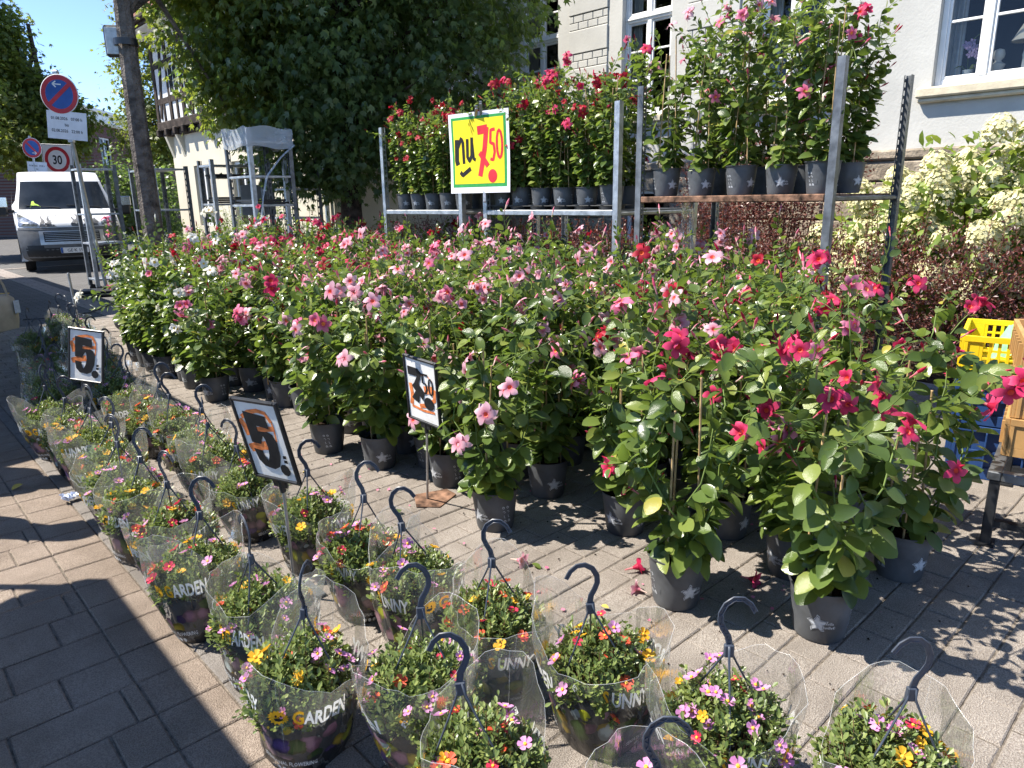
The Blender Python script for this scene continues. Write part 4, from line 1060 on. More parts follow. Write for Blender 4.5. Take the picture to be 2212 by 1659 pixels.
# ================================================================== HANGING BASKETS IN PRINTED SLEEVES
# clear film: mostly see-through with sheen and faint milkiness; the foot carries a flower print
def film(name, printed):
    t = NT(name); tr = t.n('ShaderNodeBsdfTransparent'); tr.inputs[0].default_value = (.985, .985, .98, 1)
    gl = t.n('ShaderNodeBsdfGlossy'); gl.inputs['Roughness'].default_value = .09; mpv = t.n('ShaderNodeMapping'); t.l(t.coord(), mpv.inputs[0]); mpv.inputs['Scale'].default_value = (1, 1, .22); nb = t.bump(t.noise(38, 4, mpv.outputs[0]), .30, .02); t.l(nb, gl.inputs['Normal'])
    lw = t.n('ShaderNodeLayerWeight'); lw.inputs[0].default_value = .28; t.l(nb, lw.inputs['Normal'])
    df = t.n('ShaderNodeBsdfDiffuse'); df.inputs[0].default_value = (.8, .8, .78, 1)
    tl = t.n('ShaderNodeBsdfTranslucent'); tl.inputs[0].default_value = (.8, .8, .78, 1)
    ad = t.n('ShaderNodeMixShader'); ad.inputs[0].default_value = .5; t.l(df.outputs[0], ad.inputs[1]); t.l(tl.outputs[0], ad.inputs[2])
    m1 = t.n('ShaderNodeMixShader'); m1.inputs[0].default_value = .10; t.l(tr.outputs[0], m1.inputs[1]); t.l(ad.outputs[0], m1.inputs[2])
    m2 = t.n('ShaderNodeMixShader'); t.l(t.math('ADD', t.math('MULTIPLY', lw.outputs['Fresnel'], .42), .02, clamp=True), m2.inputs[0]); t.l(m1.outputs[0], m2.inputs[1]); t.l(gl.outputs[0], m2.inputs[2])
    if not printed: return t.done(m2.outputs[0])
    uv = t.n('ShaderNodeUVMap'); uv.uv_map = 'UVMap'; sp = t.n('ShaderNodeSeparateXYZ'); t.l(uv.outputs[0], sp.inputs[0]); z = sp.outputs[1]
    oi = t.n('ShaderNodeObjectInfo'); mp = t.n('ShaderNodeVectorMath', operation='ADD'); t.l(uv.outputs[0], mp.inputs[0]); t.l(oi.outputs['Random'], mp.inputs[1])
    nz = t.n('ShaderNodeTexNoise'); nz.inputs['Scale'].default_value = 45; t.l(mp.outputs[0], nz.inputs[0])
    dst = t.n('ShaderNodeVectorMath', operation='MULTIPLY_ADD'); t.l(nz.outputs['Color'], dst.inputs[0]); dst.inputs[1].default_value = (.022, .022, 0); t.l(mp.outputs[0], dst.inputs[2])
    vo = t.n('ShaderNodeTexVoronoi'); vo.inputs['Scale'].default_value = 23; t.l(dst.outputs[0], vo.inputs[0])
    sc_ = t.n('ShaderNodeSeparateColor'); t.l(vo.outputs['Color'], sc_.inputs[0])
    colr = t.ramp(sc_.outputs[0], [(0, (.30, .32, .02)), (.2, (.34, .24, .02)), (.34, (.26, .13, .17)), (.5, (.33, .38, .36)), (.62, (.045, .085, .02)), (.78, (.07, .04, .14)), (.86, (.28, .17, .2)), (1, (.04, .07, .02))], 'CONSTANT')
    cen = t.ramp(vo.outputs['Distance'], [(0, (.25, .25, .25)), (.12, (1, 1, 1)), (.35, (.85, .85, .85)), (.52, (.35, .35, .35))])
    flw = t.mix(1.0, colr, cen, 'MULTIPLY')
    blk = t.math('GREATER_THAN', t.math('ADD', z, t.math('MULTIPLY', nz.outputs[0], .03)), .072)
    col = t.mix(blk, (.011, .011, .012, 1), flw)
    p = t.pbsdf(col, .3, 0, .5, nb)
    # the print breaks up into single flowers towards the top
    thr = t.math('SUBTRACT', .62, t.math('MULTIPLY', t.math('SUBTRACT', z, .115, clamp=True), 9.0))
    a = t.math('MULTIPLY', t.math('LESS_THAN', vo.outputs['Distance'], thr), t.math('LESS_THAN', z, .178))
    a = t.math('MULTIPLY', a, .96)
    m3 = t.n('ShaderNodeMixShader'); t.l(a, m3.inputs[0]); t.l(m2.outputs[0], m3.inputs[1]); t.l(p, m3.inputs[2])
    return t.done(m3.outputs[0])
t = NT('seam_glint_film'); _m = t.n('ShaderNodeMixShader'); _m.inputs[0].default_value = .24; t.l(t.n('ShaderNodeBsdfTransparent').outputs[0], _m.inputs[1]); t.l(t.pbsdf((.80, .82, .82), .15, 0, .8), _m.inputs[2]); M['seam_glint'] = t.done(_m.outputs[0])  # whitish film mix that paints the highlight along sleeve rim and seams
M['film'] = film('printed_film', True); M['clearfilm'] = film('clear_film', False)
M['ink_white'] = petal('white_print', (.80, .81, .80), (.84, .85, .84), .35)
M['ink_yellow'] = petal('yellow_print', (.78, .42, .02), (.80, .44, .03), .3)
M['portleaf'] = leafy('portulaca_leaf', [(0, (.07, .11, .028)), (.5, (.14, .19, .05)), (1, (.25, .29, .09))], .38, .25, (.35, .45, .08))
M['portstem'] = simple('portulaca_stem', (.20, .12, .06), .6, 0, .3, 20, .3)

def sleeve_r(z, th, ph, seed, lean=0):
    r_ = np.interp(z, [0, .03, .12, .17, .25, .40], [.100, .110, .130, .142, .156, .164])
    e = 1 + .12 * math.cos(2 * (th - ph)) * min(1, z / .25)
    up = max(0, z - .14) / .2; e += up * (.06 * abs(math.sin(th * 2.5 + seed * 2.3)) - .10 + .05 * abs(math.sin(th * 5.5 + z * 9 + seed)) - .05 * math.cos(th + seed * 1.9))
    wr = .0035 * math.sin(th * 9 + seed) * min(1, z / .15) + .002 * math.sin(th * 17 + z * 40 + seed * 2) * min(1, z / .2) + .004 * math.sin(th * 4 + z * 25 + seed)
    return r_ * e + wr
def sleeve_top(th, ph, seed): return .282 + .05 * math.cos(2 * (th - ph)) + .02 * math.sin(th * 3 + seed) + .008 * abs(math.sin(th * 6.5 + seed)) + .03 * math.cos(th - ph + seed)
def sleeve_geo(seed):
    ph = (seed * 1.7) % 6.28; n, k = 72, 18; V = []; UV = []
    for i in range(k + 1):
        f = i / k
        for j in range(n + 1):
            th = 2 * PI * j / n; z = f * sleeve_top(th, ph, seed); r_ = sleeve_r(z, th, ph, seed); V.append((math.cos(th) * r_, math.sin(th) * r_, z + .001)); UV.append((th * .135, z))
    F = [(i * (n + 1) + j, i * (n + 1) + j + 1, (i + 1) * (n + 1) + j + 1, (i + 1) * (n + 1) + j) for i in range(k) for j in range(n)]
    mb = MB()   # pale tubes along welded rim and side seams stand in for bright highlight lines
    rim = [V[k * (n + 1) + j] for j in range(0, n, 2)]; mb.tube(rim + [rim[0]], .0006, 4, caps=False)
    for j0 in (int(ph / 2 / PI * n) % n, int(ph / 2 / PI * n + n / 2) % n): mb.tube([V[i * (n + 1) + j0] for i in range(6, k + 1)], .0005, 4, caps=False)
    return fast_mesh('sleeve', V, F, [M['film']], None, True, UV), ph, mb.mesh('seam_glint', M['seam_glint'], True, None)
SUNP = [(math.cos(2 * PI * i / 32) * (.0175 if i % 2 else .0225), math.sin(2 * PI * i / 32) * (.0175 if i % 2 else .0225)) for i in range(32)]
def sleeve_print(seed, ph):
    mb = MB()
    def put(V, F, s0, z0, m, tilt=0.0, lift=.0015):
        O = []
        for (x, y, *_) in V:
            th = s0 + x / .145; z = z0 + y + tilt * x; r_ = sleeve_r(z, th, ph, seed) + lift; O.append((math.cos(th) * r_, math.sin(th) * r_, z))
        mb.add(O, F, m)
    for s0 in (0, PI):
        a = s0 + seed * .9; z0 = .178
        V, F = text_geo('S', .060, .03, .56, 'LEFT', 2); put(V, F, a - 1.18, z0, 1)
        V, F = text_geo('UNNY', .060, .03, .52, 'LEFT', 2); put([(x, y - .0, 0) for x, y, z in V], F, a - 1.03, z0, 0)
        V, F = fan(SUNP, 0); put(V, F, a - .03, z0 + .016, 1)
        for sx in (-1, 1): V, F = fan([(math.cos(q) * .0022 + sx * .005, math.sin(q) * .0038 + .004) for q in np.arange(0, 6.28, .8)], 0); V[0] = (sx * .005, .004); put(V, F, a - .03, z0 + .016, 2, 0, .0026)
        V, F = fan([(-.009, -.002), (.009, -.002), (.0065, -.0095), (0, -.012), (-.0065, -.0095)], 0); V[0] = (0, -.006); put(V, F, a - .03, z0 + .016, 2, 0, .0026)
        V, F = text_geo('G', .060, .03, .56, 'LEFT', 2); put(V, F, a + .17, z0, 1)
        V, F = text_geo('ARDEN', .060, .03, .50, 'LEFT', 2); put(V, F, a + .34, z0, 0)
        V, F = text_geo('®', .028, .01, .8, 'LEFT', 1); put(V, F, a + 1.36, z0 + .02, 0)
        V, F = text_geo('SENSATIONAL FLOWERING', .0185, .012, .78, 'CENTER', 1); put(V, F, a, .036, 0)
        for q in range(4): V, F = fan([(math.cos(w_) * .0075 + (q - 1.5) * .021, math.sin(w_) * .0075) for w_ in np.arange(0, 6.28, .5)], 0); V[0] = ((q - 1.5) * .021, 0); put(V, F, a, .019, 0)
    return mb.mesh('print', [M['ink_white'], M['ink_yellow'], M['black_ink']], False)
SLV = []
for s in range(11):
    me, ph, sm_ = sleeve_geo(s); SLV.append((me, sleeve_print(s, ph), sm_))
# basket pot and hanger
mb = MB(); mb.lathe([(0, .006), (.082, .006), (.088, .012), (.112, .145), (.118, .147), (.119, .158), (.112, .158), (.106, .13), (.0, .128)], 28); BPOT = mb.mesh('pot', M['black_plastic'], True, 40)
def wires():
    mb = MB()
    for k in range(3):
        a = k * 2 * PI / 3 + .4; c, s = math.cos(a), math.sin(a)
        mb.tube([(c * .113, s * .113, .15), (c * .108, s * .108, .18), (c * .075, s * .075, .255), (c * .035, s * .035, .322), (c * .010, s * .010, .366), (c * .006, s * .006, .39)], [.0026, .0026, .0025, .0025, .003, .0034], 5)
    return mb.mesh('hanger_wires', M['hanger'], True, None)
WIRES = wires()
def hook():
    # S-shaped bar seen edge-on as a lattice between two rails
    C = [(0, .375), (0, .395), (-.004, .412), (-.014, .428), (-.022, .445), (-.022, .465), (-.012, .486), (.006, .499), (.026, .499), (.043, .487), (.055, .468)]
    mb = MB(); pts = []
    for i in range(len(C) - 1):
        for f in (0, .5): pts.append((C[i][0] + (C[i + 1][0] - C[i][0]) * f, C[i][1] + (C[i + 1][1] - C[i][1]) * f))
    pts.append(C[-1]); n = len(pts); A = []; B = []
    for i in range(n):
        a = Vector(pts[max(0, i - 1)]); b = Vector(pts[min(n - 1, i + 1)]); t_ = (b - a).normalized(); q = Vector((-t_.y, t_.x)); wv = .0075 if i < 2 else .0060 * (1 - .35 * i / n)
        A.append(Vector(pts[i]) + q * wv); B.append(Vector(pts[i]) - q * wv)
    for L in (A, B): mb.tube([(p.x, 0, p.y) for p in L], .0021, 5)
    for i in range(0, n - 1): p, q = (A[i], B[i + 1]) if i % 2 else (B[i], A[i + 1]); mb.tube([(p.x, 0, p.y), (q.x, 0, q.y)], .0016, 4)
    V = [];
    for i in range(n): V += [(A[i].x, .0008, A[i].y), (B[i].x, .0008, B[i].y)]
    mb.add(V, [(2 * i, 2 * i + 1, 2 * i + 3, 2 * i + 2) for i in range(n - 1)])
    mb.box(-.011, .011, -.006, .006, .362, .392, 0, .002)
    return mb.mesh('hook', M['hanger'], True, 50)
HOOK = hook()
def port_foliage(seed):
    r2 = np.random.default_rng(seed); k = 420; ph = r2.random(k) * 2 * PI; rr = np.sqrt(r2.random(k)) * .15; z = .185 + .085 * (1 - (rr / .16) ** 2) + r2.normal(0, .020, k)
    z -= np.clip(rr - .12, 0, 1) * .5
    tip = np.stack([np.cos(ph) * rr, np.sin(ph) * rr, z], 1)
    P = []; D = []; N = []; mb = MB()
    for i in range(k):
        o = tip[i] * np.array([.75, .75, 0]) + np.array([0, 0, .13]); d = tip[i] - o; d /= np.linalg.norm(d)
        if i % 3 == 0: mb.tube([tuple(o), tuple((o + tip[i]) / 2 + r2.normal(0, .006, 3)), tuple(tip[i])], [.0016, .0014, .001], 4, caps=False)
        for j in range(9):
            f = j / 9; q = tip[i] - d * .045 * f + r2.normal(0, .003, 3); P.append(q); s = r2.normal(0, 1, 3); s -= d * s.dot(d); s /= np.linalg.norm(s); D.append(s * .9 + d * (.9 - .6 * f)); N.append(d + r2.normal(0, .3, 3))
    P = np.array(P); D = np.array(D); N = np.array(N)
    T = ([(0, 0, 0), (-.20, .45, .05), (-.22, .75, .06), (0, 1, .02), (.22, .75, .06), (.20, .45, .05)], [(0, 5, 4, 3), (0, 3, 2, 1)])
    return scatter_mesh('foliage', T[0], T[1], P, basis(D, N), r2.uniform(.012, .023, len(P)), [M['portleaf']], None, False), mb.mesh('stems', M['portstem'], True, None), tip
PORT = [port_foliage(40 + i) for i in range(5)]
def port_flower(pm, cm):
    mb = MB()
    for j in range(5):
        a = j * 2 * PI / 5; V = [(0, 0, 0)]
        for (da, r_, z) in ((-.62, .55, .25), (-.42, .95, .34), (0, 1.0, .30), (.42, .95, .34), (.62, .55, .25)): V.append((math.cos(a + da) * .0165 * r_, math.sin(a + da) * .0165 * r_, .016 * z + random.uniform(0, .0015)))
        mb.add(V, [(0, 1, 2, 3), (0, 3, 4, 5)], 0)
    mb.lathe([(.004, .001), (.0035, .005), (.0005, .0065)], 6, 1); mb.lathe([(.0015, -.012), (.003, -.001), (.0045, .001)], 5, 2)
    return mb.mesh('flower', [pm, cm, M['portleaf']], False)
_yc = simple('stamen_yellow', (.75, .42, .03), .6)
PFL = {'pink': port_flower(petal('portulaca_pink', (.62, .22, .50), (.75, .42, .66)), _yc), 'orange': port_flower(petal('portulaca_coral', (.72, .09, .04), (.80, .18, .10)), _yc), 'yellow': port_flower(petal('portulaca_yellow', (.76, .38, .02), (.82, .50, .05)), _yc), 'red': port_flower(petal('portulaca_red', (.55, .02, .07), (.66, .06, .12)), _yc)}
def basket(x, y, label, group, i, hookrot, nfl, mix, detail=True):
    x, y = x * .904, y * .904
    nfl = int(nfl * random.uniform(.7, 1.15))
    o = thing('hanging_basket', label, 'hanging basket', (x, y, 0), random.uniform(0, 6.28), group)
    o.rotation_euler.z = hookrot; o.scale = (1.08, 1.08, 1.13)
    link('pot', BPOT, o)
    fo, st, tip = PORT[i % 5]; rz = random.uniform(0, 6.28)
    link('foliage', fo, o, rot=(0, 0, rz))['kind'] = 'stuff'; link('stems', st, o, rot=(0, 0, rz))['kind'] = 'stuff'
    sl_, pr, sm_ = SLV[i % 11]; s = link('sleeve', sl_, o, rot=(random.gauss(0, .05), random.gauss(0, .05), (i * 2.1) % 6.28), scale=(random.uniform(.96, 1.06),) * 2 + (random.uniform(.93, 1.08),)); link('print', pr, s)['kind'] = 'stuff'; link('seam_glint', sm_, s)['kind'] = 'stuff'
    h = link('hanger', WIRES, o, rot=(random.gauss(0, .05), random.gauss(0, .05), 0)); link('hook', HOOK, h)
    ids = rng.choice(len(tip), min(nfl, len(tip)), replace=False); c, sn = math.cos(rz), math.sin(rz)
    for k in ids:
        p = tip[k]; q = Vector((p[0] * c - p[1] * sn, p[0] * sn + p[1] * c, p[2] + .012)); d = Vector((q.x * 3, q.y * 3, .8)) + Vector((random.gauss(0, .35), random.gauss(0, .35), 0))
        link('flower', PFL[random.choices(('pink', 'orange', 'yellow', 'red'), mix)[0]], o, q, d.normalized().to_track_quat('Z', 'Y').to_euler(), random.uniform(.8, 1.25))
    return o
PK, OR, YL, MXD = (8, 1, 3, 1), (2, 7, 2, 3), (2, 2, 7, 1), (4, 3, 3, 2)
BASK = [  # street y, x, hook turn, colours, label
 (1.84, .80, .7, (9, 2, 4, 1), 'sleeved basket of pink and yellow flowers at bottom left, its black base in full view'),
 (1.54, 1.05, 2.6, MXD, 'sleeved basket right of the bottom left one, hook bent left'),
 (1.18, .97, 2.4, (8, 4, 2, 3), 'sleeved basket in the bottom middle with crowded pink and red flowers'),
 (1.64, 1.42, -.9, OR, 'sleeved basket with coral flowers in front of the pot standing furthest out'),
 (1.23, 1.51, 2.5, (5, 5, 2, 1), 'sleeved basket with hook bent left, in front of the gap between the grey pots'),
 (.82, 1.55, -.8, PK, 'sleeved basket with hook bent right, in front of the frontmost grey pot'),
 (.45, 1.71, 2.4, (4, 4, 4, 2), 'sleeved basket at the bottom right corner'),
 (.71, 1.07, -.8, PK, 'sleeved basket cut by the bottom edge, only hook and film showing'),
 (2.05, 1.39, -.8, (6, 2, 3, 1), 'sleeved basket right of the large 5 sign, nearer of two side by side'),
 (2.38, 1.36, -.7, OR, 'sleeved basket right of the large 5 sign, further of two side by side'),
 (2.26, .87, 1.5, PK, 'sleeved basket behind the one with its black base in view'),
 (2.72, .82, -.7, MXD, 'sleeved basket in left row whose dark printed foot reads clearly'),
 (3.15, .88, -1.2, (3, 8, 1, 3), 'sleeved basket with red and coral flowers in left row beside the tissue'),
 (3.56, .84, -.8, YL, 'sleeved basket with yellow flowers in left row'),
 (3.93, .87, 2.0, (8, 1, 1, 1), 'bulging sleeved basket with glaring film in left row'),
 (4.30, .93, 2.2, YL, 'sleeved basket just behind the glaring one in left row'),
 (4.24, 1.38, -.6, (3, 7, 2, 2), 'sleeved basket with coral flowers in right row, first behind the large 5 sign'),
 (3.88, 1.36, 1.2, MXD, 'sleeved basket half hidden by the large 5 sign, left of it'),
 (4.70, 1.42, -.7, (5, 6, 1, 2), 'sleeved basket with pink and coral flowers in right row, middle'),
 (2.85, 1.38, -.5, (7, 2, 3, 1), 'sleeved basket directly below the large 5 sign'),
 (3.40, 1.34, 2.0, (7, 3, 3, 1), 'sleeved basket behind the stick of the large 5 sign'),
 (4.72, .91, 2.0, YL, 'sleeved basket in left row in front of the small 5 sign'),
 (5.05, 1.38, -.6, OR, 'sleeved basket in right row beside the small 5 sign'),
 (5.10, .90, -.8, YL, 'sleeved basket in left row under the small 5 sign'),
]
for i, (yy, xx, hr, mx_, lb) in enumerate(BASK): basket(xx, yy, lb, 'hanging baskets in printed sleeves', i, hr, 28 if yy < 3 else 22, mx_)
far = [(5.55, .88), (5.55, 1.37), (5.98, .95), (6.0, 1.40), (6.4, 1.02), (6.42, 1.44), (6.85, 1.10), (6.85, 1.5), (7.3, 1.17), (7.45, 1.6), (7.1, 1.95), (7.75, 1.62), (8.05, 1.25), (8.2, 1.65), (8.7, 1.72), (8.9, 1.35), (9.0, 1.84), (9.4, 1.68), (9.8, 1.9), (10.1, 1.86)]
for i, (yy, xx) in enumerate(far):
    if (yy, xx) == (7.1, 1.95): continue
    basket(xx, yy, f'{ORD[i + 1]} nearest sleeved basket of the shaded cluster beyond the small 5 sign', 'shaded baskets beyond the small 5 sign', i + 3, random.uniform(-2, 2.6), 12, (5, 1, 1, 1))

# ================================================================== FLOWER RACKS
M['rust'] = simple('rusty_board', (.15, .085, .055), .85, 0, .2, 16, .75, (30, .5, .01))
M['tray'] = simple('black_tray', (.014, .015, .017), .42, 0, .5, 20, .3)
def slotted_post(mb, x, y, z0, z1, fx=1, fy=1, wv=.05, m=0, pitch=.055, rung=.022):
    """U-shaped upright: solid web, one flange pierced by slots"""
    mb.box(x, x + fx * .004, y, y + fy * wv, z0, z1, m); mb.box(x + fx * .0045, x + fx * wv, y, y + fy * .004, z0, z1, m)
    yy = y + fy * wv
    for (p, q) in ((.0045, .014), (wv - .012, wv)): mb.box(x + fx * p, x + fx * q, yy - fy * .004, yy - fy * .0002, z0, z1, m)
    z = z0
    while z < z1 - .03: mb.box(x + fx * .0142, x + fx * (wv - .0122), yy - fy * .0038, yy - fy * .0004, z, z + rung, m); z += pitch
def rack(label, x0, x1, y0, y1, zs, h, mat, board, front_dark=False):
    o = thing('flower_rack', label, 'rack', (x0, y0, 0), 0, 'flower racks behind the massed plants')
    for (px, py, fx, fy) in ((x0, y0, 1, 1), (x0, y1, 1, -1), (x1, y0, -1, 1), (x1, y1, -1, -1)):
        mb = MB(); slotted_post(mb, px - x0, py - y0, 0, h, fx, fy); mb.build('post', mat, o, False)
    for z in zs:
        mb = MB(); mb.box(.052, x1 - x0 - .052, .052, y1 - y0 - .052, z - .022, z, 0, .004); sh = mb.build('shelf', board, o)
        mb = MB(); mb.box(.0, .05, .052, y1 - y0 - .052, z - .045, z + .002, 0, .006); mb.build('front_lip', board if board is M['rust'] else M['steel'], sh)
    mb = MB(); mb.tube([(.02, .025, .12), (.02, y1 - y0 - .025, .12)], .014, 6); mb.tube([(x1 - x0 - .02, .025, .12), (x1 - x0 - .02, y1 - y0 - .025, .12)], .014, 6)
    mb.tube([(.02, .02, zs[-1] - .03), (x1 - x0 - .02, .02, zs[-1] - .03)], .017, 6); mb.build('rail', mat, o)
    return o
rk = rack('right flower rack with rusty shelf of pink plants and tall grey posts', 4.6, 5.75, 1.97, 3.50, [1.50], 2.30, M['dark_steel'], M['rust'])
rack('middle flower rack of galvanised posts holding red plants', 4.6, 5.75, 3.67, 5.30, [1.40], 2.22, M['steel'], M['dark_steel'])
rack('left flower rack furthest away, left of the yellow sign', 4.6, 5.7, 5.62, 7.02, [1.40], 2.28, M['steel'], M['dark_steel'])
# pieces of torn wrapping film hanging from the right rack
def hang_film(label, x, y, z0, z1, wd, seed):
    rs = random.Random(seed); V = []; n, k = 14, 12
    for i in range(k + 1):
        f = i / k
        for j in range(n + 1):
            s = j / n - .5; V.append((.03 * math.sin(s * 30 + f * 4) + .02 * rs.uniform(-1, 1), s * wd * (.35 + .9 * f), z0 + (z1 - z0) * f + .02 * math.sin(s * 9)))
    F = [(i * (n + 1) + j, i * (n + 1) + j + 1, (i + 1) * (n + 1) + j + 1, (i + 1) * (n + 1) + j) for i in range(k) for j in range(n)]
    tag(link('wrapping_film', fast_mesh('film', V, F, [M['clearfilm']]), None, (x, y, 0)), label, 'plastic film')
hang_film('torn clear film hanging below the rusty shelf', 4.72, 3.1, 1.46, .78, .22, 3)

# plants on the racks
for i, yy in enumerate((3.33, 3.02, 2.70, 2.40, 2.12)):
    plant(AIRY[i], 'pale' if i < 3 else 'rose', 4.76, yy, 1.503, ['leftmost', 'second from left', 'middle', 'second from right', 'rightmost'][i] + ' pink mandevilla on the rusty shelf', 'mandevillas on the right rack', None, True, 9, CANET, random.uniform(.95, 1.02), True, 'rose' if i < 3 else 'pale', CAMDIR + (.3, .1, .5, -.4, .5)[i])
ob = plant(TALL[1], 'hot', 5.15, 2.12, 1.503, 'mandevilla in second row behind the rightmost pot of the rusty shelf', 'mandevillas on the right rack', None, False, 5, CANET)
for i, yy in enumerate((2.45, 2.8, 3.15)): plant(AIRY[(i + 2) % 5], 'pale', 5.2, yy, 1.503, ('right', 'middle', 'left')[i] + ' pink mandevilla in the back row of the rusty shelf', 'back row mandevillas on the right rack', None, False, 5, CANET, showprint=False)
RL = ['rightmost', 'second from right', 'third from right', 'fourth from right', 'fifth from right', 'leftmost']
for i, yy in enumerate((3.86, 4.13, 4.40, 4.67, 4.93, 5.18)):
    tr_ = thing('pot_tray', RL[i] + ' black carry tray on the middle rack shelf', 'tray', (4.76, yy, 1.403), 0, 'trays on the middle rack')
    mb = MB(); mb.lathe([(0, .004), (.10, .004), (.105, 0), (.112, .035), (.128, .037), (.128, .043), (.105, .043), (.098, .01)], 20); mb.build('cup', M['tray'], tr_)
    mb = MB(); mb.box(-.125, .125, -.125, .125, .030, .036, 0, .002); mb.build('flange', M['tray'], tr_)
    plant(TALL[i % 5], 'red' if i not in (1, 2) else 'hot', 4.76, yy, 1.415, RL[i] + ' red mandevilla in the front row of the middle rack', 'mandevillas on the middle rack', None, i < 3, 12, CANET, .9 * random.uniform(.96, 1.08), True, 'red', CAMDIR + random.uniform(-.6, .6))
    plant(TALL[(i + 2) % 5], 'hot', 5.1, yy + .1, 1.403, RL[i] + ' red mandevilla in the back row of the middle rack', 'back row mandevillas on the middle rack', None, False, 10, CANET, .95, False)
for i, yy in enumerate((5.80, 6.06, 6.32, 6.58, 6.84, 7.0)):
    plant(TALL[(i + 1) % 5], 'red', 4.78 if i < 5 else 5.1, yy, 1.403, (['rightmost', 'second from right', 'middle', 'second from left', 'leftmost'][i] + ' crimson mandevilla in the front row of the left rack') if i < 5 else 'crimson mandevilla at the back left corner of the left rack', 'mandevillas on the left rack', None, False, 12, CANET, .84, True, None, CAMDIR + random.uniform(-.6, .6))
    if i < 5: plant(TALL[i % 5], 'red', 5.12, yy - .05, 1.403, ['rightmost', 'second from right', 'middle', 'second from left', 'leftmost'][i] + ' crimson mandevilla in the back row of the left rack', 'back row mandevillas on the left rack', None, False, 8, CANET, .84, False)

# ================================================================== PRICE SIGNS
M['orange'] = simple('orange_brush', (.78, .22, .07), .7, 0, .2, 30, .3)
M['card'] = simple('white_card', (.74, .73, .70), .5, 0, .4, 12, .07)
FIVE = [(960, 930), (1175, 955), (1175, 1063), (1058, 1048), (1055, 1098), (1150, 1090), (1195, 1112), (1215, 1180), (1205, 1300), (1170, 1400), (1110, 1435), (1020, 1420), (975, 1370), (958, 1265), (1040, 1275), (1052, 1330), (1070, 1365), (1095, 1310), (1110, 1230), (1105, 1165), (1092, 1135), (1070, 1170), (1050, 1215), (960, 1210)]
def plate(mb, poly, y, m):
    """flat print as a real thin layer, outline split into triangles"""
    from mathutils.geometry import tessellate_polygon
    F = tessellate_polygon([[Vector((a, b, 0)) for a, b in poly]]); mb.add([(a, y, b) for a, b in poly], F, m)
def quads(mb, VF, y, m): V, F = VF; mb.add([(a, y, b) for a, b in V], F, m)
def sgn(a, b): return ((a - 1095) / 395 * .206, -(b - 1185) / 660 * .30)
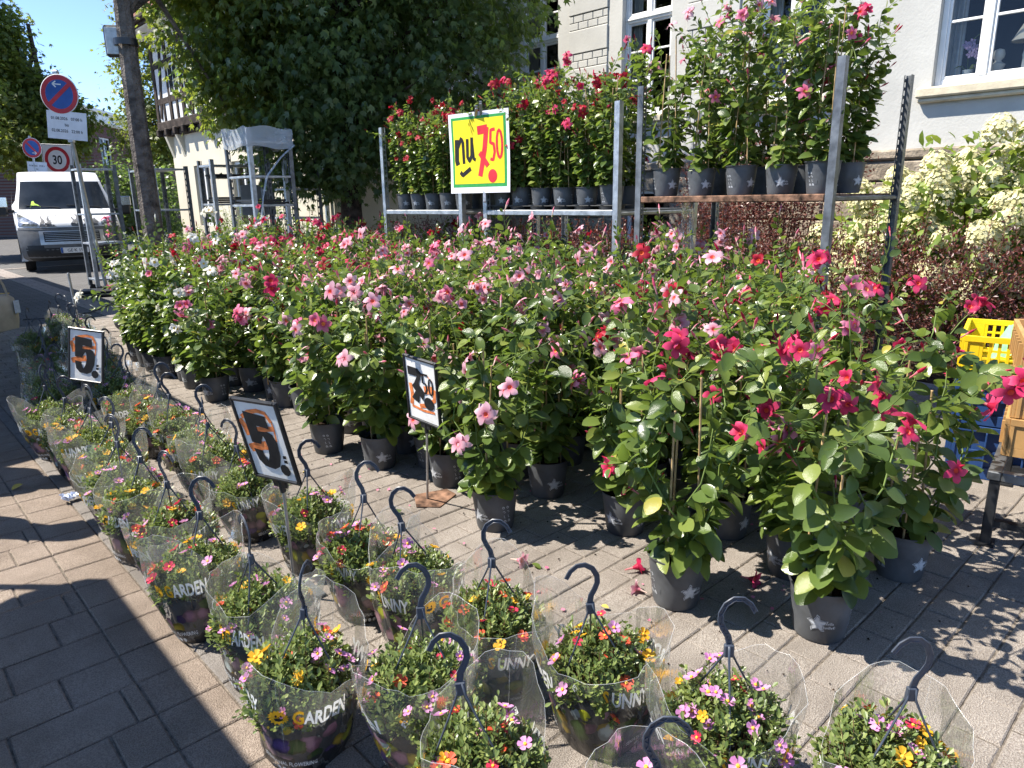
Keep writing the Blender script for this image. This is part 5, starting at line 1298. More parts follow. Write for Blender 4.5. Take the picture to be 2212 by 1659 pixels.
def price_frame(name, label, pos, eul, base, kind):
    o = thing(name, label, 'price sign', base, 0, 'black framed price signs')
    Rm = (Matrix.Rotation(eul[0], 4, 'Z') @ Matrix.Rotation(eul[1], 4, 'X') @ Matrix.Rotation(eul[2], 4, 'Y'))
    L = Vector(pos) - Vector(base)
    def fin(mb, nm, mats, par=None, sm=True):
        q = mb.build(nm, mats, par or o, sm)
        if par is None: q.matrix_local = Matrix.Translation(L) @ Rm
        return q
    mb = MB(); W, Hh = .1175, .165
    mb.box(-W, W, .0, .006, -Hh, Hh, 0, .002); bk = fin(mb, 'back_board', M['black_plastic'])
    mb = MB(); fr = .013
    mb.box(-W, -W + fr, -.009, -.0005, -Hh, Hh, 0, .003); mb.box(W - fr, W, -.009, -.0005, -Hh, Hh, 0, .003); mb.box(-W + fr, W - fr, -.009, -.0005, -Hh, -Hh + fr, 0, .003); mb.box(-W + fr, W - fr, -.009, -.0005, Hh - fr, Hh, 0, .003); fin(mb, 'frame', M['black_plastic'])
    mb = MB(); mb.box(-.1035, .1035, -.003, -.0008, -.151, .151); cd = fin(mb, 'card', M['card'])
    mb = MB()
    if kind == '5':
        for (pts, wd) in (([(930, 990), (1010, 935), (1110, 912), (1180, 925), (1215, 1000)], 34), ([(905, 1010), (930, 1060), (950, 1150)], 55), ([(1218, 990), (1222, 1070), (1212, 1170)], 16), ([(1050, 1085), (1225, 1055)], 42), ([(912, 1262), (1010, 1225), (1100, 1205)], 45), ([(925, 1290), (1060, 1250), (1150, 1240)], 30)):
            V, F = stroke([sgn(*p) for p in pts], wd * .00048); quads(mb, (V, F), -.0040 - .00012 * (wd % 7), 0)
        plate(mb, [sgn(*p) for p in FIVE], -.0056, 1)
        plate(mb, [sgn(1215 + 46 * math.cos(a), 1425 + 54 * math.sin(a)) for a in np.arange(0, 6.2, .7)], -.0058, 1)
        for q in (1290, 1330): plate(mb, [sgn(1230, q), sgn(1262, q - 3), sgn(1260, q + 28), sgn(1228, q + 26)], -.0056, 1)
    else:
        for (pts, wd) in (([(940, 1130), (955, 1250), (935, 1370)], 50), ([(1130, 1160), (1260, 1130)], 80), ([(1050, 1360), (1150, 1330), (1262, 1240), (1265, 1120)], 45), ([(940, 1385), (1100, 1400), (1250, 1385)], 26), ([(1060, 1010), (1180, 985), (1250, 1040)], 12)):
            V, F = stroke([sgn(*p) for p in pts], wd * .00048); quads(mb, (V, F), -.0040 - .00012 * (wd % 7), 0)
        plate(mb, [sgn(*p) for p in [(920, 940), (1060, 940), (1115, 985), (1062, 1110), (1135, 1190), (1105, 1290), (1065, 1240), (1045, 1330), (950, 1290), (1010, 1200), (965, 1150), (1000, 1110), (1045, 1030), (925, 1035)]], -.0056, 1)
        for (pts, wd) in (([(1195, 985), (1125, 985), (1118, 1080), (1160, 1085), (1172, 1140), (1150, 1190), (1115, 1195)], 24), ([(1225 + 26 * math.cos(a), 1105 - 88 * math.sin(a)) for a in np.linspace(0, 2 * PI, 15)], 20)):
            quads(mb, stroke([sgn(*p) for p in pts], wd * .00048), -.0057, 1)
        plate(mb, [sgn(1185 + 68 * math.cos(a), 1300 + 72 * math.sin(a)) for a in np.arange(0, 6.2, .5)], -.0058, 1)
    fin(mb, 'lettering', [M['orange'], M['black_ink']], cd, False)
    top = L + Rm.to_3x3() @ Vector((0, .003, -Hh - .002)); mb = MB(); e = top + Rm.to_3x3() @ Vector((0, 0, -.05))
    mb.box(-.035, .035, -.004, .008, -Hh - .03, -Hh + .004, 0, .003); fin(mb, 'clamp', M['black_plastic'])
    mb = MB(); mb.tube([top, e], .011, 8); mb.build('socket', M['black_plastic'], o)
    mb = MB(); mb.tube([e, (0, 0, .004)], .0058, 8); mb.build('stick', M['steel'], o)
    return o
s1 = price_frame('price_sign', 'large framed price sign reading 5 nearest the camera', (.991, 2.348, .682), (-1.279, .213, -.026), (1.075, 2.42, 0), '5')
mb = MB(); mb.box(-.09, .09, -.08, .08, .0, .008, 0, .003); mb.build('base_plate', M['dark_steel'], s1); mb = MB(); mb.lathe([(.0, .008), (.016, .008), (.016, .05), (.012, .055), (0, .055)], 12); mb.build('collar', simple('blue_collar', (.06, .12, .2), .5), s1)
s2 = price_frame('price_sign', 'framed price sign reading 7.50 among the front mandevillas', (1.884, 2.636, .635), (-1.511, .112, .07), (2.0, 2.80, 0), '7')
mb = MB(); mb.prism([(-.10, -.04), (-.02, -.13), (.14, -.06), (.15, .03), (-.02, .09)], .001, .006, lambda a, b, t_: (a, b, t_)); mb.build('base_plate', M['rust'], s2, False)
s3 = price_frame('price_sign', 'smaller looking framed price sign reading 5 at the far baskets on the left', (1.003, 4.897, .611), (-.879, -.085, .117), (1.08, 4.92, 0), '5')
mb = MB(); mb.box(-.09, .09, -.08, .08, .0, .008, 0, .003); mb.build('base_plate', M['dark_steel'], s3)

# yellow poster clamped to the rack post
ys = thing('yellow_poster', 'yellow poster with green border reading nu 7.50 on the rack', 'price sign', (4.53, 5.26, 1.56), R(-84))
M['yellow'] = simple('yellow_marker', (.86, .68, .02), .6, 0, .3, 5, .08); M['green'] = simple('green_marker', (.03, .30, .07), .6, 0, .3, 12, .15); M['redmark'] = simple('red_marker', (.68, .03, .045), .6, 0, .3, 12, .15)
def bent(a, b): return -.012 * math.cos(a * 3.2) + .006 * math.sin(b * 6)
def sheet(a0, a1, b0, b1, lift, n=12):
    V = []; F = []
    for i in range(n + 1):
        for j in range(n + 1): a = a0 + (a1 - a0) * i / n; b = b0 + (b1 - b0) * j / n; V.append((a, bent(a, b) - lift, b))
    return V, [(i * (n + 1) + j, (i + 1) * (n + 1) + j, (i + 1) * (n + 1) + j + 1, i * (n + 1) + j + 1) for i in range(n) for j in range(n)]
mb = MB(); mb.add(*sheet(-.38, .38, 0, .72, 0)); pa = mb.build('paper', M['paper'], ys)
mb = MB(); mb.add(*sheet(-.345, .345, .055, .685, .0012)); mb.build('green_border', M['green'], pa)
mb = MB(); mb.add(*sheet(-.318, .318, .085, .66, .0024)); mb.build('yellow_field', M['yellow'], pa)
def onp(pts, wd, m, mb, lift=.0036):
    P = []; ww = []
    for i in range(len(pts) - 1):
        for k in range(4): f = k / 4; P.append((pts[i][0] + (pts[i + 1][0] - pts[i][0]) * f, pts[i][1] + (pts[i + 1][1] - pts[i][1]) * f))
    P.append(pts[-1]); V, F = stroke(P, wd); mb.add([(a, bent(a, b) - lift, b) for a, b in V], F, m)
mb = MB()
onp([(-.275, .49), (-.285, .30), (-.27, .26)], .055, 0, mb); onp([(-.265, .42), (-.215, .50), (-.195, .46), (-.19, .27)], .035, 0, mb, .0040)
onp([(-.135, .49), (-.14, .33), (-.115, .29), (-.085, .34), (-.075, .50)], .035, 0, mb, .0042); onp([(-.075, .46), (-.06, .31), (-.035, .30)], .030, 0, mb, .0044)
onp([(-.24, .195), (-.21, .165), (-.10, .225)], .04, 0, mb)
onp([(.0, .555), (.125, .565)], .075, 1, mb); onp([(.115, .58), (.085, .40), (.02, .15)], .055, 1, mb, .0040); onp([(.02, .36), (.12, .24)], .05, 1, mb, .0044)
onp([(.215, .555), (.165, .55), (.155, .44), (.195, .43), (.205, .36), (.185, .29), (.15, .30)], .028, 1, mb)
onp([(.265 + .032 * math.cos(a), .425 + .12 * math.sin(a)) for a in np.linspace(0, 2 * PI, 13)], .026, 1, mb)
V, F = fan([(math.cos(a) * .055, math.sin(a) * .06) for a in np.arange(0, 6.2, .35)], 0); mb.add([(.175 + a, bent(.17 + a, .15 + b) - .004, .15 + b) for a, b in V], F, 1)
mb.build('lettering', [M['black_ink'], M['redmark']], pa, False)
for (a, b, r_) in ((.05, .72, .5), (-.02, .70, .9), (.07, .0, 2.6)):
    mb = MB(); d = Vector((math.sin(r_) * .5, -.3, math.cos(r_))).normalized(); p = Vector((a, -.01, b))
    mb.box(-.013, .013, -.005, .003, -.05, .09, 0, .003, M=Matrix.Translation(p) @ d.to_track_quat('Z', 'Y').to_matrix().to_4x4()); mb.box(-.013, .013, -.028, -.02, -.045, .085, 0, .003, M=Matrix.Translation(p) @ d.to_track_quat('Z', 'Y').to_matrix().to_4x4() @ Matrix.Rotation(.16, 4, 'X'))
    mb.build('clamp', M['steel'], ys)

# ================================================================== PLANT CARTS IN THE BACKGROUND
def cart(label, x0, y0, lx, ly, h, zs, skew=0.0, dark=False):
    o = thing('plant_cart', label, 'cart', (x0, y0, 0), skew, 'empty plant carts')
    for (px, py, fx, fy) in ((0, 0, 1, 1), (0, ly, 1, -1), (lx, 0, -1, 1), (lx, ly, -1, -1)):
        mb = MB(); slotted_post(mb, px, py, .1, h, fx, fy, .06, 0, .10, .035); mb.build('post', M['dark_steel'] if (px > 0 or py > 0) else M['steel'], o, False)
    for z in zs:
        mb = MB(); mb.box(.047, lx - .047, .047, ly - .047, z, z + .018, 0, .003); mb.box(.005, .045, .05, ly - .05, z - .012, z + .02, 0, .003); mb.box(.05, lx - .05, .005, .045, z - .012, z + .02, 0, .003); mb.build('shelf', M['steel'], o)
    for (a, b) in ((.06, .06), (lx - .06, .06), (.06, ly - .06), (lx - .06, ly - .06)):
        mb = MB(); mb.lathe([(0, -.018), (.055, -.018), (.06, -.01), (.06, .01), (.055, .018), (0, .018)], 16, M=Matrix.Translation((a, b, .06)) @ Matrix.Rotation(R(90), 4, 'X')); mb.build('wheel', M['black_plastic'], o)
    return o
c1 = cart('narrow plant cart in front of the white van', 3.25, 14.2, .60, .56, 2.19, [.22, .85, 1.35, 2.10])
cart('plant cart right of the street tree trunk with a grey panel on it', 4.70, 12.15, 1.28, .58, 2.20, [.2, .95, 1.48, 2.10])
cart('plant cart behind the street tree trunk', 4.15, 13.3, .60, 1.30, 2.14, [.2, 1.40, 2.08])
c3 = cart('tall plant cart with clear film wrapped round its top', 4.46, 10.10, .66, .84, 2.52, [.2, 1.02, 1.46, 1.86, 2.33])
cart('plant cart behind the film-wrapped one', 5.35, 10.9, .62, .9, 2.2, [.2, 1.25, 1.7])
mb = MB()   # film band round the top of the tall cart and a twisted tail
n = 40; ring = []
pr = [(4.45, 10.09), (5.13, 10.09), (5.13, 10.95), (4.45, 10.95)]; P = []
for i in range(4):
    a, b = pr[i], pr[(i + 1) % 4]
    for k in range(10): P.append((a[0] + (b[0] - a[0]) * k / 10, a[1] + (b[1] - a[1]) * k / 10))
V = []
for j in range(6):
    for i, p in enumerate(P): V.append((p[0] + random.gauss(0, .004), p[1] + random.gauss(0, .004), 2.26 + .055 * j + .02 * math.sin(i * .7 + j)))
F = [(j * 40 + i, j * 40 + (i + 1) % 40, (j + 1) * 40 + (i + 1) % 40, (j + 1) * 40 + i) for j in range(5) for i in range(40)]
mb.add(V, F); mb.tube([(5.14, 10.09, 2.30), (4.9, 10.06, 2.12), (4.66, 10.04, 1.86), (4.58, 10.03, 1.6), (4.52, 10.03, 1.3), (4.40, 10.02, .9)], [.045, .035, .04, .025, .03, .02], 7, caps=False, flat=.4)
M['whitefilm'] = (lambda t: t.done((lambda m: (t.l(t.n('ShaderNodeBsdfTransparent').outputs[0], m.inputs[1]), t.l(t.pbsdf((.62, .66, .70), .25, 0, .6, t.bump(t.noise(30, 3, t.coord()), .5, .02)), m.inputs[2]), m.inputs[0].__setattr__('default_value', .5), m.outputs[0])[-1])(t.n('ShaderNodeMixShader'))))(NT('cloudy_film'))
tag(mb.build('stretch_film', M['whitefilm']), 'cloudy stretch film wrapped round the tall cart with a twisted tail', 'plastic film')
M['greypanel'] = simple('grey_panel', (.24, .25, .26), .6, 0, .3, 6, .1)
mb = MB(); mb.box(5.15, 5.75, 12.14, 12.16, 1.30, 1.80, 0, .006); tag(mb.build('panel', M['greypanel']), 'light grey panel leaning on the cart right of the street tree', 'panel')
def trays(label, x, y, z, k, lx=.55, ly=.5):
    o = thing('tray_stack', label, 'tray stack', (x, y, z))
    for i in range(k):
        mb = MB(); dx, dy = random.uniform(-.02, .02), random.uniform(-.02, .02); z0 = i * .035
        mb.box(dx, dx + lx, dy, dy + ly, z0, z0 + .008, 0, .003)
        for (a, b, c0, d) in ((0, lx, 0, .012), (0, lx, ly - .012, ly), (0, .012, .012, ly - .012), (lx - .012, lx, .012, ly - .012)): mb.box(dx + a, dx + b, dy + c0, dy + d, z0 + .008, z0 + .05 - .02, 0)
        mb.build('tray', M['tray'], o)
trays('black trays stacked on the cart shelf right of the street tree', 4.8, 12.22, 1.505, 3, 1.0, .45)
trays('tall stack of black trays on the lower shelf in front of the van', 3.98, 13.1, .0, 12)
trays('black trays on the paving behind the massed plants', 4.3, 11.35, 0, 9, .9, .45)
trays('black tray on the upper shelf of the middle cart', 4.8, 12.25, 1.91, 2, .9, .45)
trays('few black trays on a shelf of the film-wrapped cart', 4.52, 10.2, 1.485, 2, .5, .6)

# ================================================================== FLOODLIGHT, ROAD SIGNS
fl = thing('floodlight', 'square black floodlight strapped to the street tree trunk', 'floodlight', (3.17, 10.83, 3.55), R(-30))
mb = MB(); mb.box(-.13, .13, -.10, .0, -.19, .19, 0, .025); mb.build('housing', M['black_plastic'], fl)
mb = MB(); mb.box(-.105, .105, -.112, -.101, -.16, .16, 0, .004); mb.build('lens', simple('lamp_lens', (.42, .45, .46), .25, 0, .6, 20, .15), fl)
mb = MB(); mb.tube([(.0, .0, .0), (.08, .05, .02), (.15, .05, 0)], .018, 6); mb.build('bracket', M['black_plastic'], fl)
mb = MB(); mb.lathe([(.137, -.04), (.142, -.04), (.142, .04), (.137, .04)], 20, c=(.13, -.17 + .06, -.02)); mb.build('strap', M['black_plastic'], fl)
M['signred'] = simple('sign_red', (.46, .018, .030), .4, 0, .4, 6, .12); M['signblue'] = simple('sign_blue', (.012, .075, .30), .4, 0, .4, 6, .12); M['signwhite'] = simple('sign_white', (.72, .72, .71), .4, 0, .4, 6, .05)
def disc(mb, r_, y, m, x=0, z=0, n=40, r0=0.0):
    if r0: V = [(x + math.cos(2 * PI * i / n) * q, y, z + math.sin(2 * PI * i / n) * q) for q in (r_, r0) for i in range(n)]; mb.add(V, [(i, n + i, n + (i + 1) % n, (i + 1) % n)[::-1] for i in range(n)], m)
    else: mb.add([(x + math.cos(2 * PI * i / n) * r_, y, z + math.sin(2 * PI * i / n) * r_) for i in range(n)], [tuple(range(n))], m)
def no_stopping(o, c, r_, arrow, tilt, rz=0):
    """round red and blue sign with one slash and a white arrow"""
    Mx = Matrix.Translation(c) @ Matrix.Rotation(rz, 4, 'Z') @ Matrix.Rotation(tilt, 4, 'Y')
    mb = MB(); mb.lathe([(0, -.004), (r_, -.004), (r_ + .006, 0), (r_, .004), (0, .004)], 40, M=Matrix.Rotation(R(90), 4, 'X')); d = mb.build('disc', M['signwhite'], o); d.matrix_local = Mx
    mb = MB(); disc(mb, r_ * .975, -.0065, 0, r0=r_ * .74); disc(mb, r_ * .74, -.0060, 1)
    q = .105 * r_; L = r_ * .75; s = arrow_slash = (1 if arrow < 0 else -1)
    a = Vector((.707 * s, .707)); b = Vector((-.707, .707 * s)) * q
    P = [a * -L + b, a * -L - b, a * L - b, a * L + b]; mb.add([(p.x, -.0075, p.y) for p in P], [(0, 1, 2, 3) if s > 0 else (3, 2, 1, 0)], 0)
    ax, az = (-.12 * r_, .50 * r_) if arrow < 0 else (.22 * r_, -.50 * r_); k = -1 if arrow < 0 else 1
    for (pts, wd) in (([(ax - k * .24 * r_, az), (ax + k * .20 * r_, az)], .06 * r_), ([(ax + k * .04 * r_, az + .15 * r_), (ax + k * .22 * r_, az)], .065 * r_), ([(ax + k * .04 * r_, az - .15 * r_), (ax + k * .22 * r_, az)], .065 * r_)): quads(mb, stroke(pts, wd), -.0080, 2)
    f = mb.build('face', [M['signred'], M['signblue'], M['signwhite']], d, False)
    return d
def paper_note(o, c, wd, h, tilt, rz, ts):
    Mx = Matrix.Translation(c) @ Matrix.Rotation(rz, 4, 'Z') @ Matrix.Rotation(tilt, 4, 'Y'); mb = MB()
    V = []; n = 10
    for i in range(n + 1): a = -wd / 2 + wd * i / n; V += [(a, .012 * abs(a) / wd, -h / 2), (a, .012 * abs(a) / wd, h / 2)]
    mb.add(V, [(2 * i, 2 * i + 2, 2 * i + 3, 2 * i + 1) for i in range(n)]); p = mb.build('paper_notice', M['paper'], o); p.matrix_local = Mx
    mb = MB()
    for (s, z) in (('01.08.2026   07:00 h', .19), ('bis', -.03), ('02.08.2026   22:00 h', -.25)): V, F = text_geo(s, ts, .008, .92, 'CENTER', 2); mb.add([(a, -.003 + .012 * abs(a) / wd, z * h + b) for a, b, _ in V], F, 0)
    mb.build('lettering', M['black_ink'], p, False)
FACE = R(-43)
ns = thing('no_stopping_sign', 'tall leaning pole with no-stopping sign and dated paper notice', 'road sign', (3.30, 13.74, 0))
lean = Vector((3.10 - 3.30, 13.93 - 13.74, 3.58)); mb = MB(); mb.box(-.03, .03, -.02, .02, 0, 3.62, 0, .006, M=lean.to_track_quat('Z', 'Y').to_matrix().to_4x4()); mb.build('pole', simple('grey_pole', (.33, .33, .31), .5, .5, .4, 8, .15), ns)
no_stopping(ns, tuple(lean * .905 + Vector((-.03, -.035, 0))), .30, -1, R(6), FACE); paper_note(ns, tuple(lean * .772 + Vector((-.03, -.04, 0))), .64, .43, R(6), FACE, .066)
for f in (.995, .82, .71): mb = MB(); p = lean * f; mb.box(-.04, .04, -.045, .03, -.035, .035, 0, .006, M=Matrix.Translation(p) @ Matrix.Rotation(FACE, 4, 'Z')); mb.build('clamp', M['steel'], ns)
mb = MB(); mb.box(-.42, .42, -.22, .22, .0, .06, 0, .02); mb.box(-.40, .40, -.20, .20, .061, .11, 0, .03); mb.box(-.07, .07, -.06, .06, .111, .16, 0, .01); fb = mb.build('rubber_foot', M['tray'], ns, rot=(0, 0, R(-20)))
mb = MB(); V, F = text_geo('2WE', .16, .01, 1, 'CENTER', 2); mb.add([(a + .12, b - .15, .113) for a, b, _ in V], F); mb.build('lettering', M['print_dim'], fb, False)
n2 = thing('no_stopping_sign', 'distant small no-stopping sign with paper notice left of the 30 sign', 'road sign', (4.79, 25.6, 0)); mb = MB(); mb.tube([(0, 0, 0), (-.05, 0, 3.5)], .03, 8); mb.build('pole', M['steel'], n2)
no_stopping(n2, (-.04, -.06, 3.16), .28, 1, R(4), FACE); paper_note(n2, (0, -.07, 2.56), .58, .42, R(4), FACE, .06)
z30 = thing('speed_sign', 'white square 30 speed limit sign behind the van roof', 'road sign', (6.06, 28.9, 0)); mb = MB(); mb.tube([(0, .03, 0), (0, .03, 3.5)], .035, 8); mb.build('pole', M['steel'], z30)
Mx = Matrix.Translation((0, -.03, 3.0)) @ Matrix.Rotation(FACE, 4, 'Z') @ Matrix.Rotation(R(3), 4, 'Y')
mb = MB(); mb.box(-.52, .52, 0, .01, -.52, .52, 0, .004); pl = mb.build('plate', M['signwhite'], z30); pl.matrix_local = Mx
mb = MB(); disc(mb, .42, -.003, 0, -.02, .02, r0=.31); V, F = text_geo('30', .40, .022, .82, 'CENTER', 3); mb.add([(a - .02, -.003, b - .12) for a, b, _ in V], F, 1)
fr_ = .012
for (a, b, c0, d) in ((-.5, .5, .488, .5), (-.5, .5, -.5, -.488), (-.5, -.488, -.488, .488), (.488, .5, -.488, .488)): mb.box(a, b, -.003, -.001, c0, d, 1)
mb.build('lettering', [M['signred'], M['black_ink']], pl, False)

# ================================================================== VAN
van = thing('van', 'white delivery van with grey bumper and splashed hood parked down the street', 'van', (4.10, 19.35, 0), R(-9)); van.scale = (1.05,) * 3
M['vanwhite'] = simple('van_white', (.74, .75, .76), .3, 0, .5, 3, .04); M['bumper'] = simple('grey_bumper', (.12, .122, .125), .5, 0, .4, 8, .15); M['vandark'] = simple('black_trim', (.015, .016, .018), .45, 0, .4)
M['silver'] = simple('silver_trim', (.46, .47, .48), .35, .6, .5); M['tyre'] = simple('tyre_rubber', (.014, .014, .015), .85, 0, .2, 30, .3); M['chrome'] = simple('chrome', (.55, .56, .58), .16, 1.0, .5)
t = NT('windscreen_glass'); M['wind'] = t.done(t.pbsdf(t.ramp(t.noise(2.2, 4, t.coord()), [(.3, (.012, .017, .024)), (.7, (.03, .038, .05))]), .12, 0, .3, None))
ST = [(.09, .26, .88, .25), (.02, .33, .97, .30), (-.01, .50, 1.0, .32), (.0, .70, 1.01, .34), (.03, .82, 1.01, .34), (.07, .93, 1.01, .34), (.12, 1.06, 1.0, .33), (.34, 1.19, .99, .30), (.62, 1.30, .98, .26), (.82, 1.37, .97, .24), (1.38, 2.0, .83, .14), (1.56, 2.14, .80, .08), (1.9, 2.22, .79, .03), (3.2, 2.25, .80, 0), (5.4, 2.24, .80, 0)]
def surf(s, ti, lift=0):
    i = min(len(ST) - 2, max(0, int(ti))); f = ti - i; A, B = ST[i], ST[i + 1]; y, z, w_, k = [A[j] + (B[j] - A[j]) * f for j in range(4)]
    t_ = Vector((0, B[0] - A[0], B[1] - A[1])).normalized(); nn = Vector((0, -t_.z, t_.y))
    sx = math.copysign(min(1, abs(s)) ** .96, s)
    return Vector((w_ * sx, y + k * abs(s) ** 3.2, z - (.02 * abs(s) ** 4 if ti > 10 else 0))) + nn * lift
def strip(mb, t0, t1, s0=-1, s1=1, n=20, k=6, lift=0, m=0):
    V = [tuple(surf(s0 + (s1 - s0) * j / n, t0 + (t1 - t0) * i / k, lift)) for i in range(k + 1) for j in range(n + 1)]
    mb.add(V, [(i * (n + 1) + j, i * (n + 1) + j + 1, (i + 1) * (n + 1) + j + 1, (i + 1) * (n + 1) + j) for i in range(k) for j in range(n)], m)
mb = MB(); strip(mb, 0, 5, k=10); strip(mb, 0, 2.2, k=5, s0=-.9, s1=.9, lift=.004, m=1); bp = mb.build('bumper', [M['bumper'], M['vandark']], van, True, 60)
mb = MB(); strip(mb, 5, 9, k=8); hd = mb.build('hood', M['vanwhite'], van, True, 60)
mb = MB(); strip(mb, 9, 10, k=6); mb.build('windscreen_frame', M['vanwhite'], van, True, 60)
mb = MB(); strip(mb, 8.92, 9.97, -.93, .93, 20, 6, .006); mb.build('windscreen', M['wind'], van, True, 60)
mb = MB(); strip(mb, 10, 14, k=10); mb.build('roof', M['vanwhite'], van, True, 60)
for sg in (-1, 1):
    mb = MB(); E = [surf(sg, q) for q in np.linspace(0, 14, 57)]
    prof = [(p.x, p.y, p.z) for p in E]; body = []
    # side panel fanned in strips down to the sill
    V = []
    ysd = np.linspace(.34, 5.4, 30)
    for yv in ysd:
        zt = np.interp(yv, [p.y for p in E], [p.z for p in E]); xt = np.interp(yv, [p.y for p in E], [abs(p.x) for p in E])
        V += [(sg * 1.0, yv, .36), (sg * 1.02, yv, min(zt, 1.0)), (sg * min(1.02, xt + .10) if zt > 1.45 else sg * xt, yv, min(zt, 1.45)), (sg * xt, yv, zt)]
    F = []
    for i in range(29):
        for r_ in range(3): q = (4 * i + r_, 4 * i + 4 + r_, 4 * i + 5 + r_, 4 * i + 1 + r_); F.append(q if sg > 0 else q[::-1])
    mb.add(V, F); sd_ = mb.build('side_panel', M['vanwhite'], van, True, 50)
    mb = MB(); V = [(sg * 1.005, 1.15, 1.32), (sg * .93, 1.62, 1.92), (sg * .93, 2.25, 1.95), (sg * 1.0, 2.25, 1.32)]; V = [(x_ + sg * .03, y_, z_) for x_, y_, z_ in V]; mb.add(V, [(0, 1, 2, 3) if sg < 0 else (3, 2, 1, 0)]); mb.build('door_window', M['wind'], sd_, False)
    mb = MB(); mb.lathe([(.0, -.1), (.19, -.1), (.20, -.09), (.33, -.1), (.345, -.06), (.345, .06), (.33, .1), (0, .1)], 28, M=Matrix.Translation((sg * .86, .98, .345)) @ Matrix.Rotation(R(90), 4, 'Y')); wh = mb.build('wheel', M['tyre'], van)
    mb = MB(); mb.lathe([(0, -.005), (.15, -.01), (.19, .0)], 20, M=Matrix.Translation((sg * .97, .98, .345)) @ Matrix.Rotation(R(90) * sg, 4, 'Y')); mb.build('rim', M['silver'], wh)
    mb = MB(); mb.lathe([(.0, -.1), (.33, -.1), (.345, -.06), (.345, .06), (.33, .1), (0, .1)], 28, M=Matrix.Translation((sg * .86, 4.4, .345)) @ Matrix.Rotation(R(90), 4, 'Y')); mb.build('wheel', M['tyre'], van)
    # headlight, mirror
    mb = MB(); V = []; n = 8
    for i in range(n + 1):
        f = i / n
        for j in range(n + 1):
            g = j / n; s_ = sg * (.60 + .37 * f); lo, hi = 5.55 + .1 * f, 6.05 + 1.75 * f ** 1.1; V.append(tuple(surf(s_, lo + (hi - lo) * g, .012)))
    mb.add(V, [(i * (n + 1) + j, (i + 1) * (n + 1) + j, (i + 1) * (n + 1) + j + 1, i * (n + 1) + j + 1)[::sg] for i in range(n) for j in range(n)]); mb.build('headlight', simple('headlight_glass', (.42, .44, .46), .08, .7, .6, 18, .5), van)
    mb = MB(); mb.box(sg * 1.10, sg * 1.36, 1.02, 1.16, 1.22, 1.62, 0, .04); mb.box(sg * .96, sg * 1.10, 1.08, 1.14, 1.30, 1.36, 0, .01); mi = mb.build('mirror', M['vandark'], van)
    mb = MB(); mb.box(sg * 1.09, sg * 1.37, .99, 1.019, 1.42, 1.64, 0, .012); mb.build('mirror_cap', M['chrome'], mi)
    mb = MB(); strip(mb, 1.9, 2.5, sg * .55, sg * .86, 8, 3, .006); mb.build('fog_recess', M['vandark'], bp)
mb = MB(); strip(mb, 2.55, 4.75, -.60, .60, 16, 6, .012); mb.build('grille_surround', M['silver'], bp, True, 60)
mb = MB(); strip(mb, 2.85, 4.5, -.52, .52, 16, 6, .018); gr = mb.build('grille', M['vandark'], bp, True, 60)
for k in range(5): mb = MB(); strip(mb, 2.98 + k * .31, 3.06 + k * .31, -.5, .5, 14, 1, .026); mb.build('grille_slat', M['silver'], gr)
mb = MB(); strip(mb, 5.0, 5.35, -.98, .98, 20, 2, .006); mb.build('hood_seam', M['bumper'], hd)
mb = MB()
rs = random.Random(4)
for k in range(34):   # dark paint splashes
    sc_ = rs.choice((rs.uniform(-.58, -.30), rs.uniform(.05, .55))); t0 = 5.45; t1 = 5.45 + rs.uniform(.3, 2.1); wv = rs.uniform(.012, .05); n = 7; V = []
    for i in range(n): f = i / (n - 1); V += [tuple(surf(sc_ - wv * (1 - f * .7) + .02 * math.sin(f * 9 + k), t0 + (t1 - t0) * f, .004 + .0002 * k)), tuple(surf(sc_ + wv * (1 - f * .7) + .02 * math.sin(f * 9 + k), t0 + (t1 - t0) * f, .004 + .0002 * k))]
    mb.add(V, [(2 * i, 2 * i + 1, 2 * i + 3, 2 * i + 2) for i in range(n - 1)])
for k in range(20): strip(mb, 7.2, 7.45, -.30 + k * .032, -.288 + k * .032, 1, 1, .006)
mb.build('splash_print', simple('grey_splash', (.14, .14, .14), .4, 0, .4, 8, .3), hd, False)
for sg in (-1, 1):
    mb = MB(); a, b = surf(-.80 if sg < 0 else .02, 9.10, .03), surf(-.12 if sg < 0 else .72, 8.98, .03); mb.tube([b, a], [.014, .01], 6); mb.build('wiper', M['vandark'], van)
mb = MB(); mb.box(-.27, .27, -.045, -.035, .42, .54, 0, .004); pt = mb.build('number_plate', M['signwhite'], van)
mb = MB(); V, F = text_geo('GE·K 198', .095, .004, .95, 'CENTER', 2); mb.add([(a + .03, -.0465, .447 + b) for a, b, _ in V], F, 0); mb.box(-.268, -.225, -.0470, -.0455, .423, .537, 1); mb.build('lettering', [M['black_ink'], M['signblue']], pt, False)
mb = MB(); V = [tuple(surf(-.72 + .22 * a + .03 * math.sin(b * 5), 9.12 + .22 * b * (1 - abs(a - .3)), -.02)) for a in (0, .2, .45, .7, 1) for b in (0, .5, 1)]
mb.add([tuple(surf(-.70 + a, 9.06 + b, .008)) for a, b in ((0, 0), (.22, .01), (.16, .09), (.10, .13), (.07, .22), (.03, .2), (.02, .1))], [(0, 1, 2, 3, 4, 5, 6)]); mb.build('safety_vest', simple('hi_vis', (.45, .70, .05), .7), van, False)

